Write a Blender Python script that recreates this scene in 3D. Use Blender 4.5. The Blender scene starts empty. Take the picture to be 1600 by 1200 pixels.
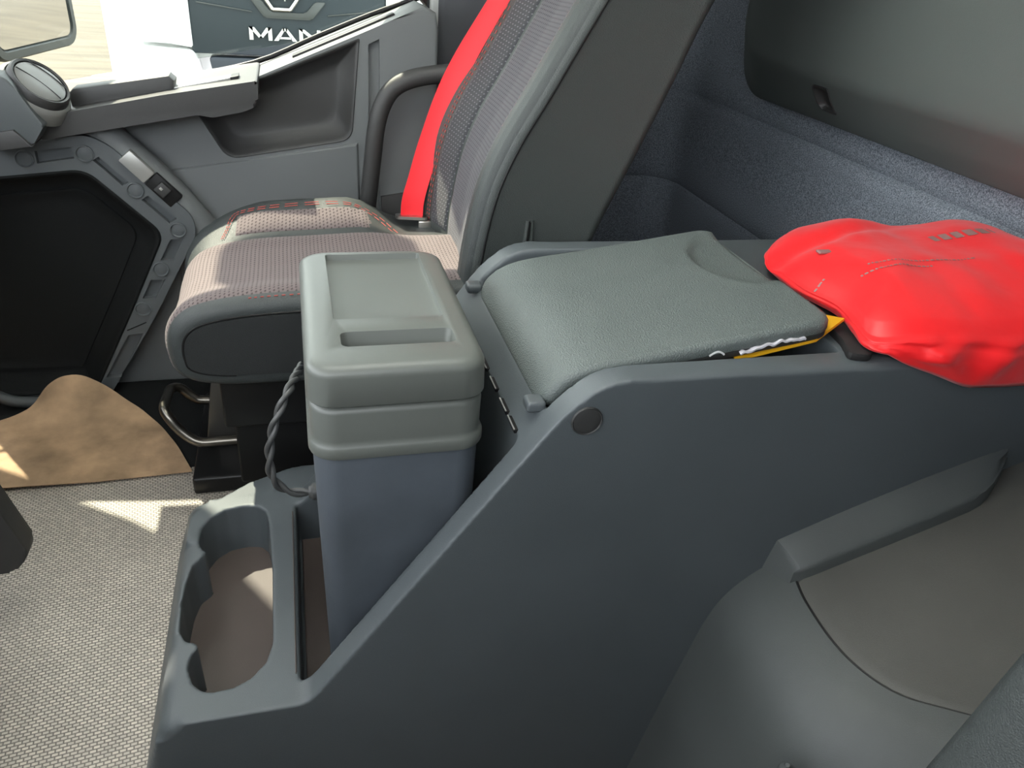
import bpy, bmesh, math, random
from mathutils import Vector, Matrix, noise
random.seed(7)
S = bpy.context.scene
COL = S.collection
PI = math.pi

# ------------------------------------------------------------------ camera, sky, sun, exposure
cam_d = bpy.data.cameras.new('camera')
cam = bpy.data.objects.new('camera', cam_d)
COL.objects.link(cam)
cam_d.sensor_fit = 'HORIZONTAL'
cam_d.sensor_width = 36.0
cam_d.lens = 27.0
cam_d.clip_start = 0.02
right = Vector((0.96517952, -0.06262644, 0.25398115))
# rows of world axes in camera space (x right, y down, z forward)
AX = ((0.96517952, -0.06262644, 0.25398115), (-0.25011748, -0.50530281, 0.8258997), (0.07661423, -0.8606666, -0.50337189))
M = Matrix.Identity(4)
for i in range(3):
    M[i][0] = AX[i][0]
    M[i][1] = -AX[i][1]
    M[i][2] = -AX[i][2]
M[0][3], M[1][3], M[2][3] = 0.0, 0.0, 1.30
cam.matrix_world = M
S.camera = cam

world = bpy.data.worlds.new('sky')
S.world = world
world.use_nodes = True
wn = world.node_tree
bg = wn.nodes['Background']
sky = wn.nodes.new('ShaderNodeTexSky')
sky.sky_type = 'NISHITA'
sky.sun_disc = False
sky.sun_elevation = math.radians(48)
sky.sun_rotation = math.radians(-30)
sky.dust_density = 3.0
hz = wn.nodes.new('ShaderNodeMixRGB')          # bright summer haze over the blue
hz.inputs[0].default_value = 0.93
hz.inputs[2].default_value = (1.75, 1.80, 1.82, 1)
wn.links.new(sky.outputs[0], hz.inputs[1])
wn.links.new(hz.outputs[0], bg.inputs[0])
bg.inputs[1].default_value = 1.15

sun_d = bpy.data.lights.new('sun', 'SUN')
sun_d.energy = 5.5
sun_d.angle = math.radians(0.8)
sun_d.color = (1.0, 0.88, 0.74)
sun = bpy.data.objects.new('sun', sun_d)
COL.objects.link(sun)
sun_from = Vector((-0.36, 0.55, 0.78)).normalized()
sun.rotation_euler = sun_from.to_track_quat('Z', 'Y').to_euler()
sun.location = (-3, 6, 8)

S.view_settings.view_transform = 'Standard'
S.view_settings.look = 'None'
S.view_settings.gamma = 1.0
S.view_settings.use_curve_mapping = False
S.view_settings.exposure = 1.62
try:
    S.cycles.max_bounces = 10
    S.cycles.diffuse_bounces = 6
    S.cycles.sample_clamp_indirect = 6.0
except Exception:
    pass

# ------------------------------------------------------------------ helpers
def lin(c):
    return tuple((v / 12.92 if v <= 0.04045 else ((v + 0.055) / 1.055) ** 2.4) for v in (x / 255.0 for x in c))

MATS = {}
def mat(name, color, rough=0.6, metallic=0.0, bump=None, bump_scale=400, bump_dist=0.0004, var=0.0, var_scale=6, spec=0.5, coat=0.0, sheen=0.0, speck=None):
    m = bpy.data.materials.new(name)
    m.use_nodes = True
    nt = m.node_tree
    b = nt.nodes['Principled BSDF']
    b.inputs['Base Color'].default_value = (*color, 1)
    b.inputs['Roughness'].default_value = rough
    b.inputs['Metallic'].default_value = metallic
    b.inputs['Specular IOR Level'].default_value = spec
    b.inputs['Coat Weight'].default_value = coat
    b.inputs['Sheen Weight'].default_value = sheen
    tc = nt.nodes.new('ShaderNodeTexCoord')
    if var > 0:
        n = nt.nodes.new('ShaderNodeTexNoise'); n.inputs['Scale'].default_value = var_scale; n.inputs['Detail'].default_value = 5
        nt.links.new(tc.outputs['Object'], n.inputs['Vector'])
        r = nt.nodes.new('ShaderNodeValToRGB')
        r.color_ramp.elements[0].position = 0.3; r.color_ramp.elements[1].position = 0.7
        r.color_ramp.elements[0].color = (*[c * (1 - var) for c in color], 1)
        r.color_ramp.elements[1].color = (*[min(1, c * (1 + var)) for c in color], 1)
        nt.links.new(n.outputs[0], r.inputs[0])
        nt.links.new(r.outputs[0], b.inputs['Base Color'])
    if speck:
        n = nt.nodes.new('ShaderNodeTexNoise'); n.inputs['Scale'].default_value = speck[1]; n.inputs['Detail'].default_value = 2
        nt.links.new(tc.outputs['Object'], n.inputs['Vector'])
        r = nt.nodes.new('ShaderNodeValToRGB')
        r.color_ramp.elements[0].position = 0.35; r.color_ramp.elements[1].position = 0.68
        r.color_ramp.elements[0].color = (*color, 1)
        r.color_ramp.elements[1].color = (*speck[0], 1)
        nt.links.new(n.outputs[0], r.inputs[0])
        nt.links.new(r.outputs[0], b.inputs['Base Color'])
    if bump:
        n = nt.nodes.new('ShaderNodeTexNoise') if bump != 'voronoi' else nt.nodes.new('ShaderNodeTexVoronoi')
        n.inputs['Scale'].default_value = bump_scale
        nt.links.new(tc.outputs['Object'], n.inputs['Vector'])
        bp = nt.nodes.new('ShaderNodeBump'); bp.inputs['Strength'].default_value = 0.5; bp.inputs['Distance'].default_value = bump_dist
        nt.links.new(n.outputs[0], bp.inputs['Height'])
        nt.links.new(bp.outputs[0], b.inputs['Normal'])
    MATS[name] = m
    return m

P_GREY = mat('grey_grained_plastic', (0.084, 0.097, 0.103), 0.46, bump='noise', bump_scale=900, bump_dist=0.0006, var=0.06)
P_LID = mat('lid_leather_grain_plastic', (0.108, 0.126, 0.120), 0.50, bump='voronoi', bump_scale=460, bump_dist=0.0020, var=0.05)
P_BOX = mat('coolbox_plastic', (0.112, 0.121, 0.109), 0.40, bump='noise', bump_scale=1400, bump_dist=0.0002)
P_BODY = mat('coolbox_body_plastic', (0.080, 0.094, 0.110), 0.60, bump='noise', bump_scale=700, bump_dist=0.0004, var=0.12, var_scale=12)
P_LINER = mat('brownish_tray_liner', (0.080, 0.062, 0.055), 0.5, bump='noise', bump_scale=500, bump_dist=0.0003, var=0.1)
P_DOOR = mat('door_grey_plastic', (0.130, 0.138, 0.138), 0.6, bump='noise', bump_scale=700, bump_dist=0.0005)
P_DARK = mat('dark_charcoal_plastic', (0.036, 0.036, 0.035), 0.55, bump='noise', bump_scale=800, bump_dist=0.0005)
P_BLACK = mat('black_plastic', (0.007, 0.007, 0.007), 0.5, spec=0.3)
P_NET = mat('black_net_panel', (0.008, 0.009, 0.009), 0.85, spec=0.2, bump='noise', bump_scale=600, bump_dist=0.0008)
P_DASH = mat('dash_grey_plastic', (0.062, 0.070, 0.072), 0.55, bump='noise', bump_scale=700, bump_dist=0.0006)
VENT_L = mat('pale_vent_plastic', (0.17, 0.17, 0.16), 0.45, bump='noise', bump_scale=800, bump_dist=0.0003)
P_SILVER = mat('silver_paint', (0.35, 0.35, 0.33), 0.35, metallic=0.4)
P_PAD = mat('frame_grey_plastic', (0.085, 0.094, 0.098), 0.55, bump='noise', bump_scale=800, bump_dist=0.0004)
P_TUN = mat('tunnel_cover_plastic', (0.066, 0.073, 0.072), 0.48, bump='noise', bump_scale=1100, bump_dist=0.0007, var=0.08)
P_PLATEAU = mat('plateau_warm_plastic', (0.075, 0.074, 0.067), 0.5, bump='noise', bump_scale=1100, bump_dist=0.0007, var=0.10)
LEATHER = mat('dark_leather', (0.046, 0.053, 0.050), 0.42, bump='voronoi', bump_scale=650, bump_dist=0.0009)
LEATHER_L = mat('bolster_leather', (0.042, 0.048, 0.047), 0.5, spec=0.4, bump='voronoi', bump_scale=650, bump_dist=0.0009)
LEATHER_D = mat('black_cushion_leather', (0.022, 0.024, 0.024), 0.55, bump='voronoi', bump_scale=650, bump_dist=0.0009, spec=0.35)
PLATE = mat('dark_metal_plate', (0.13, 0.125, 0.115), 0.38, metallic=0.8)
STITCH = mat('red_thread', (0.42, 0.07, 0.055), 0.7)
BELT = mat('red_webbing', (0.80, 0.004, 0.012), 0.55, bump='noise', bump_scale=500, bump_dist=0.0004, sheen=0.2)
METAL_BLACK = mat('black_painted_metal', (0.008, 0.008, 0.008), 0.35, spec=0.35)
STEEL = mat('polished_steel', (0.55, 0.53, 0.50), 0.28, metallic=1.0)
STEEL_DARK = mat('dark_steel_tube', (0.20, 0.185, 0.16), 0.3, metallic=1.0)
CABLE = mat('grey_rubber_cable', (0.055, 0.056, 0.055), 0.45)
KRAFT = mat('kraft_paper', (0.40, 0.265, 0.155), 0.85, bump='noise', bump_scale=40, bump_dist=0.003, var=0.38, var_scale=11)
BAG = mat('red_nylon', (0.86, 0.010, 0.014), 0.42, bump='noise', bump_scale=30, bump_dist=0.002, sheen=0.15)
BAGTXT = mat('grey_bag_print', (0.30, 0.16, 0.15), 0.6)
MESHB = mat('black_mesh_fabric', (0.012, 0.011, 0.011), 0.8, bump='noise', bump_scale=500, bump_dist=0.001)
YELLOW = mat('yellow_card', (0.80, 0.42, 0.015), 0.4)
FOIL = mat('clear_wrap', (0.62, 0.60, 0.64), 0.15, bump='noise', bump_scale=60, bump_dist=0.006)
CARPETW = mat('rear_wall_carpet', (0.084, 0.098, 0.117), 0.95, bump='noise', bump_scale=700, bump_dist=0.002, speck=((0.275, 0.305, 0.345), 420), spec=0.1)
P_REAR = mat('rear_panel_plastic', (0.088, 0.102, 0.096), 0.6, bump='noise', bump_scale=900, bump_dist=0.0006)
CARPETF = mat('brown_floor_carpet', (0.05, 0.042, 0.034), 0.95, bump='noise', bump_scale=250, bump_dist=0.006, speck=((0.16, 0.13, 0.10), 160), spec=0.1)
HEADLINER = mat('light_headliner', (0.48, 0.47, 0.45), 0.9, bump='noise', bump_scale=300, bump_dist=0.001)
WHITE = mat('white_truck_paint', (0.80, 0.80, 0.79), 0.3, coat=0.4)
GRILLE = mat('dark_grille', (0.016, 0.022, 0.026), 0.45, spec=0.25)
CHROME = mat('chrome', (0.62, 0.62, 0.60), 0.22, metallic=1.0)
RUBBER = mat('rubber_tyre', (0.015, 0.015, 0.015), 0.8)
MIRRORG = mat('mirror_glass', (0.72, 0.72, 0.72), 0.03, metallic=1.0)
P_MIRR = mat('mirror_housing', (0.030, 0.033, 0.031), 0.45)
SEAL = mat('pale_door_edge', (0.42, 0.43, 0.42), 0.5)
PILLAR = mat('pillar_fabric', (0.060, 0.063, 0.070), 0.8, bump='noise', bump_scale=500, bump_dist=0.0006)

def fabric(name, base, dot, pitch=0.0095, ax=0.34, ay=0.26, row=0.8):
    """woven seat cloth: staggered rows of short dashes (UV in metres)"""
    m = bpy.data.materials.new(name); m.use_nodes = True
    nt = m.node_tree; b = nt.nodes['Principled BSDF']
    b.inputs['Roughness'].default_value = 0.85; b.inputs['Specular IOR Level'].default_value = 0.2; b.inputs['Sheen Weight'].default_value = 0.1
    tc = nt.nodes.new('ShaderNodeTexCoord'); sp = nt.nodes.new('ShaderNodeSeparateXYZ')
    nt.links.new(tc.outputs['UV'], sp.inputs[0])
    def mth(op, a, b_=None, c=None):
        n = nt.nodes.new('ShaderNodeMath'); n.operation = op
        for i, v in enumerate((a, b_, c)):
            if v is None: continue
            if isinstance(v, (int, float)): n.inputs[i].default_value = v
            else: nt.links.new(v, n.inputs[i])
        return n.outputs[0]
    v = mth('MULTIPLY', sp.outputs[1], 1 / (pitch * row))
    r = mth('FLOOR', v)
    half = mth('MULTIPLY', mth('FLOORED_MODULO', r, 2.0), 0.5)
    u = mth('MULTIPLY_ADD', sp.outputs[0], 1 / pitch, half)
    fu = mth('SUBTRACT', mth('FRACT', u), 0.5)
    fv = mth('SUBTRACT', mth('FRACT', v), 0.5)
    fu2 = mth('MULTIPLY_ADD', fv, 0.35, fu)
    d = mth('SQRT', mth('ADD', mth('POWER', mth('DIVIDE', fu2, ax), 2.0), mth('POWER', mth('DIVIDE', fv, ay), 2.0)))
    k = nt.nodes.new('ShaderNodeMapRange'); k.interpolation_type = 'SMOOTHSTEP'
    k.inputs['From Min'].default_value = 0.55; k.inputs['From Max'].default_value = 1.15
    nt.links.new(d, k.inputs['Value'])
    mx = nt.nodes.new('ShaderNodeMixRGB'); mx.inputs[1].default_value = (*dot, 1); mx.inputs[2].default_value = (*base, 1)
    nt.links.new(k.outputs[0], mx.inputs[0])
    nt.links.new(mx.outputs[0], b.inputs['Base Color'])
    bp = nt.nodes.new('ShaderNodeBump'); bp.inputs['Strength'].default_value = 0.5; bp.inputs['Distance'].default_value = 0.0015
    nt.links.new(k.outputs[0], bp.inputs['Height'])
    nt.links.new(bp.outputs[0], b.inputs['Normal'])
    return m
FAB = fabric('lilac_grey_seat_cloth', (0.082, 0.081, 0.090), (0.040, 0.039, 0.046))
FAB_SIDE = fabric('dark_dotted_seat_cloth', (0.045, 0.046, 0.050), (0.15, 0.15, 0.16), 0.0105, 0.20, 0.2)
FAB_CUSH = fabric('cushion_seat_cloth', (0.150, 0.122, 0.118), (0.070, 0.053, 0.052))

def weave_mat():
    m = bpy.data.materials.new('woven_vinyl_floor'); m.use_nodes = True
    nt = m.node_tree; b = nt.nodes['Principled BSDF']
    b.inputs['Roughness'].default_value = 0.62
    tc = nt.nodes.new('ShaderNodeTexCoord')
    mp = nt.nodes.new('ShaderNodeMapping'); mp.inputs['Rotation'].default_value = (0, 0, math.radians(-8))
    nt.links.new(tc.outputs['Object'], mp.inputs['Vector'])
    br = nt.nodes.new('ShaderNodeTexBrick'); br.offset = 0.5
    br.inputs['Scale'].default_value = 100
    br.inputs['Mortar Size'].default_value = 0.13; br.inputs['Mortar Smooth'].default_value = 0.6
    br.inputs['Brick Width'].default_value = 1.0; br.inputs['Row Height'].default_value = 0.62
    br.inputs['Color1'].default_value = (0.70, 0.63, 0.54, 1); br.inputs['Color2'].default_value = (0.53, 0.48, 0.415, 1)
    br.inputs['Mortar'].default_value = (0.22, 0.20, 0.172, 1)
    nt.links.new(mp.outputs[0], br.inputs['Vector'])
    nz = nt.nodes.new('ShaderNodeTexNoise'); nz.inputs['Scale'].default_value = 4
    nt.links.new(tc.outputs['Object'], nz.inputs['Vector'])
    mx = nt.nodes.new('ShaderNodeMixRGB'); mx.blend_type = 'MULTIPLY'; mx.inputs[0].default_value = 0.35
    nt.links.new(br.outputs['Color'], mx.inputs[1]); nt.links.new(nz.outputs[0], mx.inputs[2])
    nt.links.new(mx.outputs[0], b.inputs['Base Color'])
    bp = nt.nodes.new('ShaderNodeBump'); bp.inputs['Strength'].default_value = 0.7; bp.inputs['Distance'].default_value = 0.002; bp.invert = True
    nt.links.new(br.outputs['Fac'], bp.inputs['Height']); nt.links.new(bp.outputs[0], b.inputs['Normal'])
    return m
WEAVE = weave_mat()

def paving_mat():
    m = bpy.data.materials.new('sunny_paving'); m.use_nodes = True
    nt = m.node_tree; b = nt.nodes['Principled BSDF']; b.inputs['Roughness'].default_value = 0.9
    tc = nt.nodes.new('ShaderNodeTexCoord')
    mp = nt.nodes.new('ShaderNodeMapping'); mp.inputs['Scale'].default_value = (0.5, 3.0, 1)
    nt.links.new(tc.outputs['Object'], mp.inputs['Vector'])
    n = nt.nodes.new('ShaderNodeTexNoise'); n.inputs['Scale'].default_value = 1.2; n.inputs['Detail'].default_value = 6
    nt.links.new(mp.outputs[0], n.inputs['Vector'])
    r = nt.nodes.new('ShaderNodeValToRGB')
    r.color_ramp.elements[0].position = 0.35; r.color_ramp.elements[1].position = 0.7
    r.color_ramp.elements[0].color = (0.055, 0.042, 0.026, 1); r.color_ramp.elements[1].color = (0.10, 0.079, 0.052, 1)
    nt.links.new(n.outputs[0], r.inputs[0]); nt.links.new(r.outputs[0], b.inputs['Base Color'])
    return m
PAVING = paving_mat()

def glass_mat():
    m = bpy.data.materials.new('window_glass'); m.use_nodes = True
    nt = m.node_tree
    out = nt.nodes['Material Output']; nt.nodes.remove(nt.nodes['Principled BSDF'])
    tr = nt.nodes.new('ShaderNodeBsdfTransparent'); tr.inputs[0].default_value = (0.86, 0.90, 0.87, 1)
    gl = nt.nodes.new('ShaderNodeBsdfGlossy'); gl.inputs['Roughness'].default_value = 0.01
    lw = nt.nodes.new('ShaderNodeLayerWeight'); lw.inputs['Blend'].default_value = 0.5
    pw = nt.nodes.new('ShaderNodeMath'); pw.operation = 'POWER'; pw.inputs[1].default_value = 5.0
    fr = nt.nodes.new('ShaderNodeMath'); fr.operation = 'MULTIPLY_ADD'; fr.inputs[1].default_value = 0.9; fr.inputs[2].default_value = 0.04
    nt.links.new(lw.outputs['Facing'], pw.inputs[0]); nt.links.new(pw.outputs[0], fr.inputs[0])
    mx = nt.nodes.new('ShaderNodeMixShader')
    nt.links.new(fr.outputs[0], mx.inputs[0]); nt.links.new(tr.outputs[0], mx.inputs[1]); nt.links.new(gl.outputs[0], mx.inputs[2])
    nt.links.new(mx.outputs[0], out.inputs['Surface'])
    return m
GLASS = glass_mat()

def empty(name, loc=(0, 0, 0)):
    o = bpy.data.objects.new(name, None)
    o.location = loc; o.empty_display_size = 0.05
    COL.objects.link(o)
    return o

def world_off(o):
    v = Vector((0, 0, 0))
    while o is not None:
        v += Vector(o.location); o = o.parent
    return v

def link(name, me, m=None, parent=None, angle=40):
    o = bpy.data.objects.new(name, me)
    COL.objects.link(o)
    if m is not None:
        for mm in (m if isinstance(m, (list, tuple)) else [m]):
            me.materials.append(mm)
    if angle is not None:
        me.polygons.foreach_set('use_smooth', [True] * len(me.polygons))
        if angle < 180:
            me.set_sharp_from_angle(angle=math.radians(angle))
    if parent is not None:
        o.parent = parent
        off = world_off(parent)
        # mesh data is written in world coordinates: cancel the parent's position
        o.location = -off
    return o

def tag(o, label=None, cat=None, group=None, kind=None):
    if label: o['label'] = label
    if cat: o['category'] = cat
    if group: o['group'] = group
    if kind: o['kind'] = kind
    return o

def pydata(name, vs, fs, m=None, parent=None, angle=40):
    me = bpy.data.meshes.new(name)
    me.from_pydata([tuple(v) for v in vs], [], fs)
    me.update()
    bm = bmesh.new(); bm.from_mesh(me)
    bmesh.ops.recalc_face_normals(bm, faces=bm.faces)
    bm.to_mesh(me); bm.free()
    return link(name, me, m, parent, angle)

def from_bm(name, bm, m=None, parent=None, angle=40):
    bmesh.ops.recalc_face_normals(bm, faces=bm.faces)
    me = bpy.data.meshes.new(name); bm.to_mesh(me); bm.free()
    return link(name, me, m, parent, angle)

def bx(bm, x0, x1, y0, y1, z0, z1, mtx=None):
    r = bmesh.ops.create_cube(bm, size=1.0)
    vs = r['verts']
    for v in vs:
        v.co = Vector(((x0 + x1) / 2 + v.co.x * (x1 - x0), (y0 + y1) / 2 + v.co.y * (y1 - y0), (z0 + z1) / 2 + v.co.z * (z1 - z0)))
        if mtx: v.co = mtx @ v.co
    return vs

def rbox(name, x0, x1, y0, y1, z0, z1, r, m, parent=None, mtx=None, seg=3):
    bm = bmesh.new()
    bx(bm, x0, x1, y0, y1, z0, z1)
    if r > 0:
        bmesh.ops.bevel(bm, geom=list(bm.edges), offset=r, segments=seg, profile=0.5, affect='EDGES')
    if mtx:
        for v in bm.verts: v.co = mtx @ v.co
    return from_bm(name, bm, m, parent, 35)

def catmull(pts, n=8, closed=False):
    P = [Vector(p) for p in pts]
    out = []
    L = len(P)
    rng = range(L if closed else L - 1)
    for i in rng:
        if closed:
            a, b, c, d = P[i - 1], P[i], P[(i + 1) % L], P[(i + 2) % L]
        else:
            a = P[i - 1] if i > 0 else P[i] * 2 - P[i + 1]
            b, c = P[i], P[i + 1]
            d = P[i + 2] if i + 2 < L else P[i + 1] * 2 - P[i]
        for k in range(n):
            t = k / n
            out.append(0.5 * ((2 * b) + (c - a) * t + (2 * a - 5 * b + 4 * c - d) * t * t + (3 * b - a - 3 * c + d) * t ** 3))
    if not closed: out.append(P[-1])
    return out

def add_tube(bm, pts, r, seg=10, closed=False):
    P = [Vector(p) for p in pts]
    n = len(P)
    rings = []
    up = None
    for i in range(n):
        if closed: t = P[(i + 1) % n] - P[i - 1]
        else: t = P[min(i + 1, n - 1)] - P[max(i - 1, 0)]
        t.normalize()
        if up is None:
            a = Vector((0, 0, 1)) if abs(t.z) < 0.9 else Vector((1, 0, 0))
            up = (a - t * a.dot(t)).normalized()
        else:
            up = (up - t * up.dot(t)).normalized()
        s = t.cross(up)
        rr = r[i] if isinstance(r, (list, tuple)) else r
        rings.append([bm.verts.new(P[i] + up * math.cos(2 * PI * k / seg) * rr + s * math.sin(2 * PI * k / seg) * rr) for k in range(seg)])
    for i in range(n if closed else n - 1):
        a, b = rings[i], rings[(i + 1) % n]
        for k in range(seg):
            bm.faces.new((a[k], a[(k + 1) % seg], b[(k + 1) % seg], b[k]))
    if not closed:
        bm.faces.new(rings[0]); bm.faces.new(rings[-1][::-1])

def tube(name, pts, r, m, parent=None, seg=10, closed=False, smooth=6):
    bm = bmesh.new()
    p = catmull(pts, smooth, closed) if smooth else pts
    add_tube(bm, p, r, seg, closed)
    return from_bm(name, bm, m, parent, 50)

def loft(bm, rings, cap0=True, cap1=True):
    R = [[bm.verts.new(p) for p in ring] for ring in rings]
    n = len(R[0])
    for a, b in zip(R, R[1:]):
        for k in range(n):
            bm.faces.new((a[k], a[(k + 1) % n], b[(k + 1) % n], b[k]))
    if cap0: bm.faces.new(R[0][::-1])
    if cap1: bm.faces.new(R[-1])
    return R

def rrect(x0, x1, y0, y1, r, n=6):
    pts = []
    r = min(r, (x1 - x0) / 2 - 1e-4, (y1 - y0) / 2 - 1e-4)
    for cx, cy, a0 in ((x1 - r, y1 - r, 0), (x0 + r, y1 - r, PI / 2), (x0 + r, y0 + r, PI), (x1 - r, y0 + r, 1.5 * PI)):
        for k in range(n + 1):
            a = a0 + k / n * PI / 2
            pts.append((cx + r * math.cos(a), cy + r * math.sin(a)))
    return pts

def rpoly(pts, r, n=4):
    """2-D polygon with rounded corners (r: one value or one per corner)"""
    out = []
    L = len(pts)
    for i in range(L):
        a, b, c = Vector(pts[i - 1]), Vector(pts[i]), Vector(pts[(i + 1) % L])
        rr = r[i] if isinstance(r, (list, tuple)) else r
        u, w = (a - b), (c - b)
        d = min(rr, u.length * 0.48, w.length * 0.48)
        if d < 1e-5: out.append(tuple(b)); continue
        p, q = b + u.normalized() * d, b + w.normalized() * d
        for k in range(n + 1):
            t = k / n
            out.append(tuple((1 - t) ** 2 * p + 2 * t * (1 - t) * b + t * t * q))
    return out

def prism(name, pts, axis, a0, a1, m, parent=None, bevel=0.0, seg=2, angle=35):
    """2-D polygon swept along an axis ('y': pts are x,z; 'z': x,y; 'x': y,z)"""
    bm = bmesh.new()
    add_prism(bm, pts, axis, a0, a1, bevel, seg)
    return from_bm(name, bm, m, parent, angle)

def P3(p, axis, a):
    return Vector((p[0], a, p[1])) if axis == 'y' else (Vector((p[0], p[1], a)) if axis == 'z' else Vector((a, p[0], p[1])))

def add_prism(bm, pts, axis, a0, a1, bevel=0.0, seg=2):
    A = [bm.verts.new(P3(p, axis, a0)) for p in pts]
    B = [bm.verts.new(P3(p, axis, a1)) for p in pts]
    n = len(pts)
    f0 = bm.faces.new(A); f1 = bm.faces.new(B[::-1])
    for k in range(n):
        bm.faces.new((A[k], B[k], B[(k + 1) % n], A[(k + 1) % n]))
    if bevel > 0:
        ed = list(f0.edges) + list(f1.edges)
        bmesh.ops.bevel(bm, geom=ed, offset=bevel, segments=seg, profile=0.5, affect='EDGES')

def apply_mods(o, angle=40):
    dg = bpy.context.evaluated_depsgraph_get()
    dg.update()
    me = bpy.data.meshes.new_from_object(o.evaluated_get(dg))
    o.modifiers.clear()
    old = o.data
    o.data = me
    bpy.data.meshes.remove(old)
    me.polygons.foreach_set('use_smooth', [True] * len(me.polygons))
    if angle < 180: me.set_sharp_from_angle(angle=math.radians(angle))
    return o

def cut(o, cutters, keep=False):
    for c in cutters:
        md = o.modifiers.new('cut', 'BOOLEAN'); md.operation = 'DIFFERENCE'; md.object = c; md.solver = 'EXACT'
    apply_mods(o)
    for c in cutters:
        d = c.data; bpy.data.objects.remove(c); bpy.data.meshes.remove(d)
    return o

def mould(o, voxel=0.004, it=8, angle=180):
    md = o.modifiers.new('remesh', 'REMESH'); md.mode = 'VOXEL'; md.voxel_size = voxel
    sm = o.modifiers.new('smooth', 'SMOOTH'); sm.factor = 0.5; sm.iterations = it
    return apply_mods(o, angle)

def bevel_mod(o, w, seg=2, ang=40):
    md = o.modifiers.new('bevel', 'BEVEL'); md.width = w; md.segments = seg; md.limit_method = 'ANGLE'; md.angle_limit = math.radians(ang)
    md.use_clamp_overlap = True
    return apply_mods(o, 40)

def grid(name, f, nu, nv, m, parent=None, thick=0.0, angle=180, uv=None):
    vs, fs = [], []
    for i in range(nu + 1):
        for j in range(nv + 1):
            vs.append(tuple(f(i / nu, j / nv)))
    W = nv + 1
    for i in range(nu):
        for j in range(nv):
            fs.append((i * W + j, (i + 1) * W + j, (i + 1) * W + j + 1, i * W + j + 1))
    me = bpy.data.meshes.new(name)
    me.from_pydata(vs, [], fs); me.update()
    if uv:
        layer = me.uv_layers.new(name='UVMap')
        V = [Vector(p) for p in vs]
        cu_, cv_ = [0.0], [0.0]
        for i in range(nu): cu_.append(cu_[-1] + (V[(i + 1) * W + nv // 2] - V[i * W + nv // 2]).length)
        for j in range(nv): cv_.append(cv_[-1] + (V[(nu // 2) * W + j + 1] - V[(nu // 2) * W + j]).length)
        for poly in me.polygons:
            for li in poly.loop_indices:
                vi = me.loops[li].vertex_index
                layer.data[li].uv = (cv_[vi % W], cu_[vi // W])
    o = link(name, me, m, parent, angle)
    if thick:
        md = o.modifiers.new('solid', 'SOLIDIFY'); md.thickness = thick; md.offset = 0
        apply_mods(o, 60)
    return o

def interp(tab, x):
    """smooth interpolation in a table of (x, y...)"""
    if x <= tab[0][0]: return tab[0][1]
    for (a, va), (b, vb) in zip(tab, tab[1:]):
        if x <= b:
            t = (x - a) / (b - a); t = t * t * (3 - 2 * t)
            return va + (vb - va) * t
    return tab[-1][1]

def lerp_tab(tab, x):
    if x <= tab[0][0]: return tab[0][1]
    for (a, va), (b, vb) in zip(tab, tab[1:]):
        if x <= b: return va + (vb - va) * (x - a) / (b - a)
    return tab[-1][1]

def offset_loop(pts, d):
    """closed 2-D loop (CCW or CW) moved inwards by d along its normals"""
    n = len(pts)
    area = sum(pts[i][0] * pts[(i + 1) % n][1] - pts[(i + 1) % n][0] * pts[i][1] for i in range(n))
    sgn = 1 if area > 0 else -1
    out = []
    for i in range(n):
        a, b = Vector(pts[i - 1]), Vector(pts[(i + 1) % n])
        t = (b - a)
        if t.length < 1e-9: out.append(tuple(pts[i])); continue
        t.normalize()
        nrm = Vector((-t.y, t.x)) * sgn
        out.append((pts[i][0] + nrm.x * d, pts[i][1] + nrm.y * d))
    return out

def inset_poly(pts, d):
    """polygon with every edge moved inwards by d (corners re-intersected)"""
    n = len(pts)
    area = sum(pts[i][0] * pts[(i + 1) % n][1] - pts[(i + 1) % n][0] * pts[i][1] for i in range(n))
    sg = 1 if area > 0 else -1
    out = []
    for i in range(n):
        p, q, r = Vector(pts[i - 1]), Vector(pts[i]), Vector(pts[(i + 1) % n])
        u, w = (q - p).normalized(), (r - q).normalized()
        n1, n2 = Vector((-u.y, u.x)) * sg, Vector((-w.y, w.x)) * sg
        b = n1 + n2
        k = d * 2 / max(0.25, b.length_squared)
        out.append((q.x + b.x * k, q.y + b.y * k))
    return out

def fill_pane_mat():  # translucent sheet for the added roof light
    m = bpy.data.materials.new('fill_light_diffuser'); m.use_nodes = True
    nt = m.node_tree; nt.nodes.remove(nt.nodes['Principled BSDF'])
    t = nt.nodes.new('ShaderNodeBsdfTranslucent'); t.inputs[0].default_value = (0.80, 0.82, 0.80, 1)
    nt.links.new(t.outputs[0], nt.nodes['Material Output'].inputs['Surface'])
    return m
FILL_PANE = fill_pane_mat()

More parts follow.
